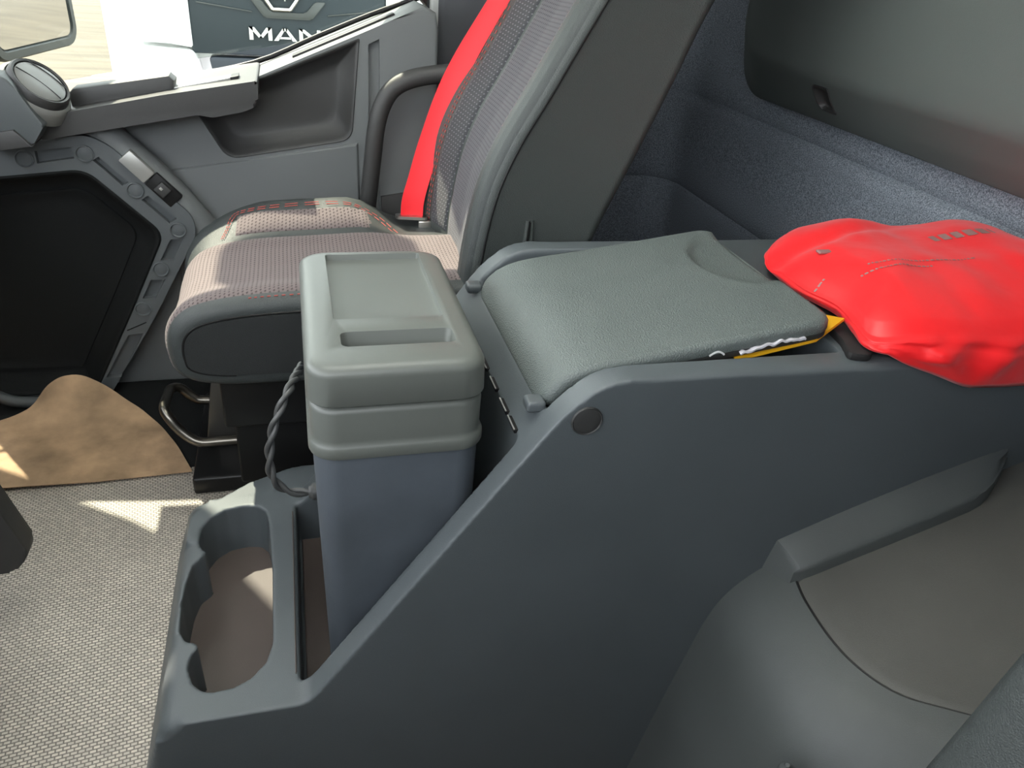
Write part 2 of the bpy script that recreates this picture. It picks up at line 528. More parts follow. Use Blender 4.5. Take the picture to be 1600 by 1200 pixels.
# ------------------------------------------------------------------ the setting: floors, walls, roof
def setting():
    # raised passenger and centre floor in woven vinyl, an L in plan
    L = [(-1.2, 0.50), (-0.26, 0.50), (-0.26, 0.80), (1.16, 0.80), (1.16, 2.28), (-1.2, 2.28)]
    o = prism('floor', L, 'z', 0.17, 0.22, WEAVE); tag(o, 'pale grey woven vinyl floor', kind='structure')
    o = prism('floor', [(-1.2, 1.505), (0.4, 1.505), (0.4, 2.28), (-1.2, 2.28)], 'z', 0.2195, 0.2225, P_NET); tag(o, 'thin black sheet over the floor under the passenger seat', kind='structure')  # thin black sheet laid on the woven floor, passenger side
    o = prism('floor', [(-1.2, -0.40), (1.16, -0.40), (1.16, 0.80), (-1.2, 0.80)], 'z', -0.05, 0.0, CARPETF); tag(o, kind='structure')
    # rear wall swept round into the passenger side wall
    prof = [(0.0, 0.0), (0.62, 0.0), (0.655, 0.0), (0.666, 0.008), (0.677, 0.0), (0.72, 0.0), (0.90, -0.002), (0.918, -0.002), (0.927, 0.006), (0.934, 0.017), (0.943, 0.013), (0.955, 0.010), (1.0, 0.012), (1.2, 0.02), (2.02, 0.04)]
    plan = []
    r = 0.10
    for k in range(11): plan.append((1.15, -0.40 + k * (2.27 - r + 0.40) / 10, (-1, 0)))
    for k in range(1, 9):
        a = k / 8 * PI / 2
        plan.append((1.15 - r + r * math.cos(a), 2.27 - r + r * math.sin(a), (-math.cos(a), -math.sin(a))))
    for k in range(1, 5): plan.append((1.05 - k * 0.17, 2.27, (0, -1)))
    vs, fs = [], []
    for (x, y, n) in plan:
        for (z, d) in prof:
            vs.append((x - n[0] * d, y - n[1] * d, z))
    W = len(prof)
    for i in range(len(plan) - 1):
        for j in range(W - 1):
            fs.append((i * W + j, (i + 1) * W + j, (i + 1) * W + j + 1, i * W + j + 1))
    wr = pydata('wall_rear', vs, fs, CARPETW, None, 60)
    md = wr.modifiers.new('s', 'SOLIDIFY'); md.thickness = 0.03; md.offset = 1
    # make sure the solid grows outwards (away from the cab)
    apply_mods(wr, 60)
    tag(wr, kind='structure')
    # raised plastic panel on the rear wall
    def ring(ins, x, rr):
        return [Vector((x, p[0], p[1])) for p in rrect(-0.30 + ins, 1.915 - ins, 0.995 + ins, 1.78 - ins, rr, 8)]
    bm = bmesh.new()
    loft(bm, [ring(0, 1.20, 0.11), ring(0.0, 1.135, 0.11), ring(0.004, 1.130, 0.108), ring(0.088, 1.066, 0.10), ring(0.098, 1.060, 0.10), ring(0.115, 1.056, 0.095), ring(0.16, 1.055, 0.085)])
    pan = from_bm('wall_panel', bm, P_REAR, wr, 30)
    cut(pan, [prism('c', rpoly([(1.485 - 0.0315, 1.050 - 0.026), (1.485 + 0.0265, 1.050 - 0.026), (1.485 + 0.0335, 1.050), (1.485 + 0.0265, 1.076), (1.485 - 0.0315, 1.076), (1.485 - 0.0215, 1.050)], 0.018, 4), 'x', 1.0, 1.118, None)])
    # keyhole shaped fixing recess
    bm = bmesh.new()
    rings = []
    for (s, dx) in ((1.12, 0.004), (1.06, -0.0025), (0.95, -0.003), (0.84, 0.001), (0.74, 0.010), (0.6, 0.014)):
        ring_ = []
        for p in rpoly([(-0.031, -0.025), (0.026, -0.025), (0.033, 0.0), (0.026, 0.025), (-0.031, 0.025), (-0.021, 0.0)], 0.018, 4):
            yy, zz = 1.485 + p[0] * s, 1.050 + p[1] * s
            ring_.append(Vector((1.1296 - (zz - 0.999) * 0.762 + dx, yy, zz)))
        rings.append(ring_)
    loft(bm, rings, False, True)
    from_bm('keyhole_recess', bm, P_DARK, wr, 40)
    # roof and the wall beside / in front, open at windscreen and windows
    ce = prism('ceiling', [(-1.0, -0.44), (1.26, -0.44), (1.26, 2.40), (0.36, 2.40), (0.36, 2.20), (-1.0, 2.20)], 'z', 2.0, 2.04, HEADLINER)
    cut(ce, [rbox('c', -0.30, 0.50, 0.60, 1.45, 1.95, 2.1, 0, None)])  # opening for the added top light
    rbox('fill_light_pane', -0.31, 0.51, 0.59, 1.46, 2.042, 2.05, 0, FILL_PANE, ce)  # unseen translucent pane, added to give soft light from above
    vis = rbox('windscreen_light_block', -1.02, -0.99, -0.2, 2.0, 1.72, 2.0, 0.01, HEADLINER, ce)  # unseen strip, added to cut the light through the windscreen
    rbox('floor_sun_block', -0.985, -0.97, 1.15, 1.95, 1.42, 1.80, 0.006, HEADLINER, ce); tag(ce, kind='structure')  # unseen panel, added to keep stray sun off the floor
    wf = rbox('wall_front', -1.25, -1.20, -0.40, 2.2, 0.0, 0.93, 0, P_DASH); tag(wf, kind='structure')
    # pillar behind the door
    bp = rbox('trim_1', 0.362, 0.62, 2.06, 2.26, 0.22, 2.02, 0.02, PILLAR); tag(bp, kind='structure')
    se = rbox('trim_2', 0.343, 0.372, 2.075, 2.20, 0.22, 2.0, 0.008, SEAL); tag(se, kind='structure')
    wl = rbox('wall_left', -1.2, 1.2, -0.44, -0.40, 0.0, 1.30, 0, P_DOOR); tag(wl, kind='structure')
    rbox('rear_quarter', 0.30, 1.2, -0.44, -0.40, 1.30, 2.0, 0, P_DOOR, wl)
    ap = prism('trim_3', [(-1.24, 0.90), (-1.13, 0.90), (-0.88, 1.36), (-0.80, 1.65), (-0.80, 2.01), (-1.24, 2.01)], 'y', 2.06, 2.14, PILLAR, None, 0.01); tag(ap, kind='structure')  # unseen front pillar, widened to block sun patches on the floor
    df = prism('backrest_sun_block', [(0.345, 1.12), (0.345, 1.96), (-0.12, 1.96), (-0.10, 1.66), (0.0, 1.50), (0.13, 1.34)], 'y', 2.08, 2.14, PILLAR, None, 0.01); tag(df, kind='structure')  # unseen window corner, added to keep the sun off the backrest
    hd = rbox('trim_4', -1.0, 0.38, 2.08, 2.22, 1.94, 2.02, 0.01, PILLAR); tag(hd, kind='structure')
setting()

# ------------------------------------------------------------------ passenger door
def door():
    d = empty('door_1', (0, 2.0, 0.22)); tag(d, kind='structure')
    # main skin: profile in x,z as one moulded plate, with the window sill line rising to the rear
    out = [(-0.78, 0.22), (0.335, 0.22), (0.335, 1.10), (0.328, 1.135), (0.30, 1.146), (0.225, 1.113), (0.146, 1.078), (-0.069, 0.985), (-0.30, 0.93), (-0.50, 0.89), (-0.78, 0.82)]
    bm = bmesh.new()
    add_prism(bm, out, 'y', 1.90, 2.09, 0.008, 3)
    skin = from_bm('door_panel', bm, P_DOOR, d, 30)
    # pocket recess
    pk0, pkr = [(-0.225, 0.945), (-0.150, 0.804), (0.131, 0.852), (0.153, 1.070), (-0.069, 0.978)], [0.01, 0.03, 0.03, 0.006, 0.006]
    pk = rpoly(pk0, pkr, 5)
    c = prism('c', pk, 'y', 1.85, 1.945, None)
    gr = prism('c', [(0.165, 0.30), (0.195, 0.30), (0.20, 1.075), (0.175, 1.062)], 'y', 1.88, 1.915, None)
    cut(skin, [c, gr])
    # darker dished pocket with a raised lip
    bm = bmesh.new()
    def pring(ins, y): return [P3(p, 'y', y) for p in rpoly(inset_poly(pk0, ins), pkr, 5)]
    loft(bm, [pring(-0.003, 1.90), pring(-0.001, 1.8965), pring(0.003, 1.8985), pring(0.006, 1.905), pring(0.030, 1.934), pring(0.040, 1.937), pring(0.05, 1.937)], False, True)
    from_bm('door_pocket', bm, P_DARK, d, 60)
    # lower half stands a little proud of a soft crease
    low = [(-0.29, 0.30), (0.150, 0.30), (0.147, 0.845), (-0.088, 0.803), (-0.29, 0.776)]
    prism('lower_panel', low, 'y', 1.893, 1.91, P_DOOR, d, 0.006, 3)
    # dark strip with seam low at the rear edge
    prism('rear_strip', [(0.20, 0.30), (0.33, 0.30), (0.33, 0.735), (0.20, 0.715)], 'y', 1.893, 1.91, P_DARK, d, 0.004)
    # sill slot (black channel set in the sill)
    import_pts = [(-0.004, 1.004), (0.236, 1.109)]
    ux, uz = 0.240, 0.105
    L = math.hypot(ux, uz); ux /= L; uz /= L
    def slope_box(name, x0, z0, length, y0, y1, h0, h1, m, r=0.004):
        bm = bmesh.new()
        bx(bm, 0, length, y0, y1, h0, h1)
        if r: bmesh.ops.bevel(bm, geom=list(bm.edges), offset=r, segments=2, profile=0.5, affect='EDGES')
        ang = math.atan2(uz, ux)
        mt = Matrix.Translation((x0, 0, z0)) @ Matrix.Rotation(-ang, 4, 'Y')
        for v in bm.verts: v.co = mt @ v.co
        return from_bm(name, bm, m, d, 35)
    slope_box('sill_slot', 0.008, 1.020, 0.255, 1.955, 1.985, -0.012, 0.0035, P_BLACK, 0.003)
    slope_box('sill_cap', -0.060, 0.984, 0.385, 1.912, 1.948, -0.012, 0.002, P_DOOR, 0.003)
    # armrest with a step at its end
    arm = rpoly([(-0.52, 0.868), (-0.50, 0.862), (-0.192, 0.920), (-0.165, 0.915), (-0.095, 0.930), (-0.069, 0.944), (-0.067, 0.993), (-0.26, 0.958), (-0.52, 0.903)], [0.002, 0.01, 0.006, 0.006, 0.02, 0.012, 0.006, 0.002, 0.002], 4)
    bm = bmesh.new(); add_prism(bm, arm, 'y', 1.80, 2.055, 0.007, 3)
    ar = from_bm('armrest', bm, P_DARK, d, 30)
    # raised pull grip and its bright insert
    grp = [(-0.445, 0.905), (-0.245, 0.945), (-0.238, 0.978), (-0.248, 0.988), (-0.438, 0.955), (-0.448, 0.945)]
    prism('pull_grip', grp, 'y', 1.855, 1.905, P_DARK, ar, 0.005)
    prism('pull_insert', [(-0.25, 0.955), (-0.125, 0.982), (-0.125, 0.988), (-0.25, 0.962)], 'y', 1.86, 1.90, P_SILVER, ar, 0.002)
    prism('pull_slot', [(-0.125, 0.978), (-0.108, 0.981), (-0.108, 0.992), (-0.125, 0.988)], 'y', 1.86, 1.90, P_BLACK, ar, 0.001)
    # grab handle
    hp = [(0.42, 1.84, 1.022), (0.34, 1.84, 1.016), (0.272, 1.84, 1.004), (0.226, 1.84, 0.982), (0.200, 1.84, 0.945), (0.185, 1.84, 0.895), (0.176, 1.845, 0.82), (0.165, 1.855, 0.72), (0.155, 1.88, 0.62)]
    tube('grab_handle', hp, 0.0205, P_DARK, d, 14, False, 6)
    tube('handle_foot', [(0.42, 1.84, 1.022), (0.44, 1.88, 1.022), (0.44, 2.08, 1.022)], 0.02, P_DARK, d, 12, False, 4)
    # slanted column with the window switch
    colp = [(-0.445, 1.885, 0.90), (-0.405, 1.872, 0.872), (-0.345, 1.868, 0.812), (-0.285, 1.868, 0.742), (-0.225, 1.872, 0.655), (-0.18, 1.888, 0.57)]
    tube('switch_column', colp, [0.034] * 31, P_DOOR, d, 14, False, 6)
    ang = math.atan2(0.100, -0.089)
    def on_col(name, s0, s1, w, h0, h1, m, par, r=0.003, dy=0.0):
        bm = bmesh.new(); bx(bm, s0, s1, -w, w, h0, h1)
        bmesh.ops.bevel(bm, geom=list(bm.edges), offset=r, segments=2, profile=0.5, affect='EDGES')
        # local x runs down the column, local z towards the driver
        ex = Vector((0.089, 0.0, -0.102)).normalized(); ez = Vector((-0.15, -0.93, 0.25)).normalized(); ez = (ez - ex * ez.dot(ex)).normalized(); ey = ez.cross(ex)
        mt = Matrix(((ex.x, ey.x, ez.x, -0.358), (ex.y, ey.y, ez.y, 1.866 + dy), (ex.z, ey.z, ez.z, 0.826), (0, 0, 0, 1)))
        for v in bm.verts: v.co = mt @ v.co
        return from_bm(name, bm, m, par, 35)
    on_col('pull_cup', 0.0, 0.066, 0.017, 0.022, 0.045, P_SILVER, d)
    sw = on_col('switch_block', 0.068, 0.140, 0.019, 0.02, 0.037, P_BLACK, d)
    on_col('window_switch', 0.088, 0.115, 0.013, 0.034, 0.043, P_DARK, sw, 0.002)
    on_col('switch_mark', 0.094, 0.101, 0.003, 0.042, 0.0436, P_SILVER, sw, 0.0006)
    return d
DOOR = door()

w1 = empty('window_1', (0, 2.07, 0.95)); tag(w1, kind='structure')
prism('window_pane', [(-1.17, 0.80), (0.335, 1.10), (0.335, 1.95), (-0.92, 1.95)], 'y', 2.070, 2.075, GLASS, w1)
tube('window_seal', [(-1.0, 2.062, 0.865), (-0.50, 2.062, 0.895), (-0.28, 2.062, 0.943), (-0.08, 2.062, 0.990), (0.07, 2.062, 1.055), (0.20, 2.062, 1.110), (0.33, 2.062, 1.158)], 0.006, P_BLACK, w1, 8, False, 4)

# ------------------------------------------------------------------ dashboard end with vent and side panel
def dash():
    d = empty('dashboard', (-0.9, 1.0, 0.22))
    tag(d, 'grey dashboard end with a round air vent below the side window', 'dashboard')
    prof = rpoly([(-1.18, 0.40), (-1.0, 0.58), (-0.86, 0.74), (-0.70, 0.825), (-0.60, 0.860), (-0.50, 0.868), (-0.474, 0.905), (-0.515, 0.995), (-0.60, 1.015), (-1.15, 0.98)], [0, 0.05, 0.05, 0.03, 0.02, 0.004, 0.004, 0.03, 0.05, 0], 5)
    main = rpoly([(-1.18, 0.40), (-1.0, 0.58), (-0.90, 0.74), (-0.76, 0.84), (-0.735, 0.90), (-0.76, 0.97), (-0.80, 0.99), (-1.15, 0.97)], [0, 0.05, 0.05, 0.03, 0.02, 0.03, 0.03, 0], 5)
    prism('dash_body', main, 'y', -0.35, 1.80, P_DASH, d, 0.006, 3)
    pod_p = rpoly([(-0.606, 0.866), (-0.50, 0.868), (-0.474, 0.905), (-0.520, 0.995), (-0.606, 1.012)], [0.004, 0.004, 0.004, 0.02, 0.004], 5)
    prism('dash_end', pod_p, 'y', 1.735, 1.815, P_DASH, d, 0.004, 3)
    # trim strip under the armrest line
    prism('trim_strip', [(-0.606, 0.850), (-0.50, 0.866), (-0.527, 0.898), (-0.606, 0.885)], 'y', 1.728, 1.822, P_DARK, d, 0.003)
    # vent pod, a round barrel facing up and to the rear
    nrm = Vector((0.62, -0.30, 0.73)).normalized()
    ex = Vector((0.70, 0.0, -0.60)); ex = (ex - nrm * ex.dot(nrm)).normalized(); ey = nrm.cross(ex)
    c0 = Vector((-0.487, 1.805, 0.968))
    def ringc(r, h, n=40): return [c0 + ex * r * math.cos(2 * PI * k / n) + ey * r * math.sin(2 * PI * k / n) + nrm * h for k in range(n)]
    bm = bmesh.new(); loft(bm, [ringc(0.072, -0.035), ringc(0.068, -0.012), ringc(0.064, -0.004), ringc(0.060, -0.002), ringc(0.058, -0.012)], True, True)
    pod = from_bm('vent_pod', bm, VENT_L, d, 50)
    bm = bmesh.new(); loft(bm, [ringc(0.0575, -0.02), ringc(0.0575, 0.010), ringc(0.054, 0.015), ringc(0.050, 0.013), ringc(0.0485, 0.004)], True, True)
    rg = from_bm('vent_ring', bm, P_DARK, d, 50)
    bm = bmesh.new(); loft(bm, [ringc(0.048, 0.0), ringc(0.047, 0.012), ringc(0.040, 0.0155), ringc(0.02, 0.0165), ringc(0.004, 0.0168)], True, True)
    fl = from_bm('vent_flap', bm, VENT_L, d, 50)
    for off in (-0.014, 0.026):
        pts = []
        for k in range(13):
            t = -1 + 2 * k / 12
            w = math.sqrt(max(0, 0.0465 ** 2 - off ** 2))
            pts.append(c0 + ex * (t * w) + ey * (off + 0.006 * (1 - t * t)) + nrm * 0.0163)
        tube('vent_seam', pts, 0.0012, P_BLACK, fl, 6, False, 0)
    return d
dash()

def side_panel():
    d = empty('footwell_side_panel', (-0.45, 1.86, 0.22))
    tag(d, 'grey footwell side panel framing a large black pocket, rings and slots along its rim', 'side panel')
    outer = rpoly([(-0.80, 0.80), (-0.60, 0.842), (-0.425, 0.868), (-0.385, 0.848), (-0.235, 0.690), (-0.232, 0.645), (-0.355, 0.432), (-0.480, 0.235), (-0.80, 0.235)], [0, 0.02, 0.03, 0.03, 0.04, 0.05, 0.02, 0.01, 0], 5)
    inn0, innr = [(-0.80, 0.758), (-0.592, 0.776), (-0.440, 0.792), (-0.305, 0.648), (-0.395, 0.470), (-0.515, 0.245), (-0.80, 0.245)], [0, 0.0, 0.03, 0.03, 0.02, 0.01, 0]
    inner = rpoly(inn0, innr, 5)
    fr = prism('panel_frame', outer, 'y', 1.83, 1.90, P_PAD, d, 0.006, 3)
    c = prism('c', inner, 'y', 1.80, 1.893, None)
    rects = [[(-0.528, 0.832), (-0.457, 0.842), (-0.455, 0.818), (-0.528, 0.806)], [(-0.407, 0.822), (-0.357, 0.767), (-0.371, 0.759), (-0.420, 0.814)],
             [(-0.323, 0.738), (-0.270, 0.684), (-0.287, 0.672), (-0.337, 0.727)], [(-0.290, 0.634), (-0.264, 0.634), (-0.291, 0.583), (-0.318, 0.584)],
             [(-0.346, 0.535), (-0.315, 0.535), (-0.343, 0.488), (-0.371, 0.489)], [(-0.418, 0.393), (-0.384, 0.397), (-0.449, 0.279), (-0.486, 0.279)]]
    cs = [c] + [prism('c', r, 'y', 1.81, 1.846, None) for r in rects]
    cut(fr, cs)
    # inset lip lines and floor of the pocket
    bm = bmesh.new()
    def ring(i, y): return [P3(p, 'y', y) for p in rpoly(inset_poly(inn0, i), innr, 5)]
    loft(bm, [ring(-0.004, 1.829), ring(0.0, 1.826), ring(0.005, 1.829), ring(0.009, 1.842), ring(0.035, 1.872), ring(0.045, 1.874), ring(0.047, 1.870), ring(0.052, 1.870), ring(0.056, 1.874), ring(0.08, 1.874)], False, True)
    from_bm('black_pocket', bm, P_NET, d, 45)
    prot = None
    for (x, z) in ((-0.550, 0.816), (-0.433, 0.828), (-0.346, 0.749), (-0.270, 0.657), (-0.320, 0.562), (-0.374, 0.462)):
        if prot is None:
            bm = bmesh.new()
            n = 24
            rr = lambda r, y: [Vector((r * math.cos(2 * PI * k / n), y, r * math.sin(2 * PI * k / n))) for k in range(n)]
            loft(bm, [rr(0.0185, 0.004), rr(0.0180, -0.0035), rr(0.0165, -0.0042), rr(0.0152, -0.001), rr(0.0142, 0.0), rr(0.006, -0.0022)], False, True)
            prot = from_bm('round_pad', bm, P_PAD, d, 30)
            o = prot
        else:
            o = prot.copy(); COL.objects.link(o); o.parent = d
        o.location = Vector((x, 1.83, z)) - d.location
    prism('frame_seam', [(-0.418, 0.405), (-0.372, 0.425), (-0.372, 0.4275), (-0.418, 0.4075)], 'y', 1.8292, 1.832, P_BLACK, d)
    return d
side_panel()

# dark lower corner of the centre dash at the left edge
ds = empty('dash_console', (-0.6, 1.15, 0.22)); tag(ds, 'dark plastic corner of the dash console above the woven floor', 'dash console')
prism('console_body', rpoly([(-0.72, 0.30), (-0.53, 0.334), (-0.487, 0.336), (-0.459, 0.368), (-0.508, 0.57), (-0.72, 0.57)], [0, 0.01, 0.008, 0.014, 0.02, 0], 4), 'y', 1.09, 1.135, P_DARK, ds, 0.006)
prism('console_foot', [(-0.70, 0.22), (-0.58, 0.22), (-0.56, 0.33), (-0.70, 0.33)], 'y', 1.07, 1.10, P_BLACK, ds, 0.005)
sl = empty('heater_duct', (-0.75, 1.9, 0.22)); tag(sl, 'curved grey duct edge beside the brown paper mat', 'duct')
tube('duct_edge', [(-0.86, 1.80, 0.30), (-0.76, 1.80, 0.285), (-0.72, 1.80, 0.262), (-0.68, 1.80, 0.243), (-0.60, 1.80, 0.235)], 0.014, P_DASH, sl, 10, False, 5)

# ------------------------------------------------------------------ centre console
def console():
    d = empty('centre_console', (0.4, 1.0, 0.22))
    tag(d, 'large grey moulded centre console with cup tray, coolbox well and lidded storage bin', 'console')
    prof = rpoly([(-0.285, 0.15), (-0.228, 0.335), (-0.030, 0.337), (0.300, 0.797), (0.352, 0.839), (1.145, 0.839), (1.145, 0.0), (-0.10, 0.0), (-0.285, 0.0)], [0, 0.03, 0.02, 0.05, 0.05, 0, 0, 0, 0], 6)
    body = prism('console_shell', prof, 'y', 0.745, 1.235, P_GREY, d, 0.017, 4)
    ext = prism('c', rpoly([(-0.285, 1.12), (-0.285, 1.205), (-0.10, 1.290), (-0.045, 1.318), (0.04, 1.318), (0.04, 1.12)], [0, 0.03, 0.03, 0.02, 0, 0], 4), 'z', 0.15, 0.3355, None)
    for v in ext.data.vertices:                      # draft on the front face
        if v.co.x < -0.2: v.co.x += 0.0575 * (v.co.z - 0.15) / 0.186
    md = body.modifiers.new('join', 'BOOLEAN'); md.operation = 'UNION'; md.object = ext; md.solver = 'EXACT'
    cup = [(-0.208, 1.119), (-0.207, 1.155), (-0.192, 1.183), (-0.168, 1.202), (-0.135, 1.208), (-0.108, 1.203), (-0.093, 1.184), (-0.087, 1.148), (-0.080, 1.025), (-0.078, 0.865), (-0.088, 0.828), (-0.11, 0.803), (-0.133, 0.792), (-0.16, 0.789), (-0.178, 0.795), (-0.192, 0.81), (-0.201, 0.838), (-0.199, 0.862), (-0.189, 0.877), (-0.193, 0.886), (-0.211, 0.895), (-0.222, 0.921), (-0.226, 0.984), (-0.223, 1.028), (-0.214, 1.067), (-0.198, 1.082), (-0.193, 1.091), (-0.203, 1.103)]
    bm = bmesh.new()
    cc = Vector((-0.150, 1.0))
    def cr(s, z): return [Vector((cc.x + (p[0] - cc.x) * s, cc.y + (p[1] - cc.y) * (1 - (1 - s) * 0.5), z)) for p in cup]
    loft(bm, [cr(0.94, 0.226), cr(1.0, 0.42)])
    c1 = from_bm('c', bm, None)
    c2 = rbox('c', -0.040, 0.258, 0.788, 1.192, 0.245, 1.2, 0, None)                       # coolbox well
    c3 = prism('c', [(0.262, 0.786), (0.300, 0.775), (0.300, 1.2), (0.20, 1.2), (0.20, 0.786)], 'y', 0.788, 1.192, None)   # ledge
    c4 = rbox('c', 0.296, 0.712, 0.788, 1.192, 0.60, 1.2, 0, None)                         # storage bin
    for c in (c1, c2, c3, c4):
        md = body.modifiers.new('cut', 'BOOLEAN'); md.operation = 'DIFFERENCE'; md.object = c; md.solver = 'EXACT'
    mould(body, 0.0036, 5)
    for c in (c1, c2, c3, c4, ext):
        dd = c.data; bpy.data.objects.remove(c); bpy.data.meshes.remove(dd)
    # brownish liners in tray and well
    ln = prism('tray_liner', [(cc.x + (p[0] - cc.x) * 0.95, cc.y + (p[1] - cc.y) * 0.975) for p in cup], 'z', 0.224, 0.236, P_LINER, d)
    rbox('well_liner', -0.034, 0.25, 0.795, 1.185, 0.243, 0.256, 0.003, P_LINER, d)
    # thin edge between the tray and the well
    rbox('well_lip', -0.0475, -0.0455, 0.80, 1.17, 0.327, 0.3405, 0.0008, P_LINER, d)
    # round blanking plug on the driver's side
    bm = bmesh.new()
    n = 32
    rr = lambda r, y: [Vector((0.3305 + r * math.cos(2 * PI * k / n), y, 0.7855 + r * math.sin(2 * PI * k / n))) for k in range(n)]
    loft(bm, [rr(0.0205, 0.755), rr(0.0205, 0.7432), rr(0.0195, 0.7418), rr(0.0180, 0.7430), rr(0.0172, 0.7426), rr(0.009, 0.7424)])
    from_bm('round_plug', bm, P_DARK, d, 40)
    # slots in the wall behind the coolbox
    for (y0, y1, z) in ((0.965, 1.000, 0.742), (0.905, 0.940, 0.742), (0.845, 0.880, 0.742), (0.800, 0.835, 0.742)):
        s = rbox('wall_slot', 0.2545, 0.2605, y0, y1, z - 0.006, z, 0.001, P_BLACK, d)
        rbox('slot_edge', 0.2535, 0.2555, y0, y1, z - 0.0005, z + 0.0015, 0.0004, P_SILVER, s)
    # small pegs at the ends of the ledge
    for y in (0.802, 1.178):
        rbox('hinge_peg', 0.266, 0.292, y - 0.013, y + 0.013, 0.772, 0.788, 0.005, P_GREY, d)
    # hinged padded lid over the storage bin, its rear edge standing open
    top = [(0.282, 0.770), (0.288, 0.785), (0.300, 0.803), (0.318, 0.818), (0.345, 0.829), (0.385, 0.837), (0.45, 0.8455), (0.55, 0.861), (0.65, 0.8765), (0.700, 0.884)]
    T = catmull([(p[0], 0, p[1]) for p in top], 4)
    # arc-length table
    Ls = [0.0]
    for a, b in zip(T, T[1:]): Ls.append(Ls[-1] + (b - a).length)
    def curve(s):
        s = max(0.0, min(s, Ls[-1]))
        for i in range(len(T) - 1):
            if s <= Ls[i + 1]:
                t = (s - Ls[i]) / (Ls[i + 1] - Ls[i]); p = T[i].lerp(T[i + 1], t); tg = (T[i + 1] - T[i]).normalized(); break
        return p, Vector((-tg.z, 0, tg.x))
    LT = Ls[-1]
    y0, y1 = 0.797, 1.172
    def lidring(ins, h):
        out = []
        for (u, v) in rrect(ins, LT - ins, y0 + ins, y1 - ins, 0.03 + 0.0 * ins, 6):
            out.append((u, v))
        # refine long straight edges
        fine = []
        n = len(out)
        for i in range(n):
            a, b = out[i], out[(i + 1) % n]
            k = max(1, int(math.hypot(b[0] - a[0], b[1] - a[1]) / 0.02))
            for j in range(k): fine.append((a[0] + (b[0] - a[0]) * j / k, a[1] + (b[1] - a[1]) * j / k))
        return fine, h
    def place(u, v, h):
        p, nn = curve(u); q = p + nn * h; return Vector((q.x, v, q.z))
    base, _ = lidring(0, 0)
    cu, cv = LT / 2, (y0 + y1) / 2
    def scoop(u, v):
        # crisp dished thumb area at the rear edge
        a = (u - (LT + 0.012)) / 0.105; b = (v - 1.045) / 0.112
        q = 1 - a * a - b * b
        if q <= 0: return 0.0
        return -0.0085 * min(1.0, q * 5.0) - 0.006 * q
    def ringat(ins, h):
        r, _ = lidring(0.0, 0)
        res = []
        for (u, v) in r:
            du, dv = u - cu, v - cv
            su = (LT / 2 - ins) / (LT / 2); sv = ((y1 - y0) / 2 - ins) / ((y1 - y0) / 2)
            res.append(place(cu + du * su, cv + dv * sv, h + (scoop(cu + du * su, cv + dv * sv) if h > -0.01 else 0.0)))
        return res
    bm = bmesh.new()
    loft(bm, [ringat(0.006, -0.0195), ringat(0.001, -0.0185), ringat(0.0, -0.0165), ringat(0.0, -0.008), ringat(0.0025, -0.003), ringat(0.008, 0.0)], True, False)
    # top as a fine grid so the thumb scoop can be pressed into it
    lid = from_bm('storage_lid', bm, P_LID, d, 60)
    bm = bmesh.new()
    bm.from_mesh(lid.data)
    nu, nv = 70, 60
    ins = 0.008
    # inset ring boundary -> polar fan of rings towards the centre
    prev = ringat(ins, 0.0)
    rings = []
    r0, _ = lidring(0.0, 0)
    K = 60
    su0 = (LT / 2 - ins) / (LT / 2); sv0 = ((y1 - y0) / 2 - ins) / ((y1 - y0) / 2)
    for k in range(K):
        f = 1 - k / K
        ring = []
        for (u, v) in r0:
            uu = cu + (u - cu) * su0 * f; vv = cv + (v - cv) * sv0 * f
            edge = min(1.0, k / 3.0)
            ring.append(place(uu, vv, scoop(uu, vv)))
        rings.append(ring)
    loft(bm, rings, False, True)
    bmesh.ops.remove_doubles(bm, verts=bm.verts, dist=0.0003)
    bmesh.ops.recalc_face_normals(bm, faces=bm.faces)
    bm.to_mesh(lid.data); bm.free()
    lid.data.polygons.foreach_set('use_smooth', [True] * len(lid.data.polygons))
    lid.data.set_sharp_from_angle(angle=math.radians(50))
    # shut line between lid pad and its lower tray
    bm = bmesh.new()
    loft(bm, [ringat(0.006, -0.031), ringat(0.0015, -0.027), ringat(0.0012, -0.0192)], True, True)
    from_bm('lid_underside', bm, P_DARK, lid, 50)
    return d
console()

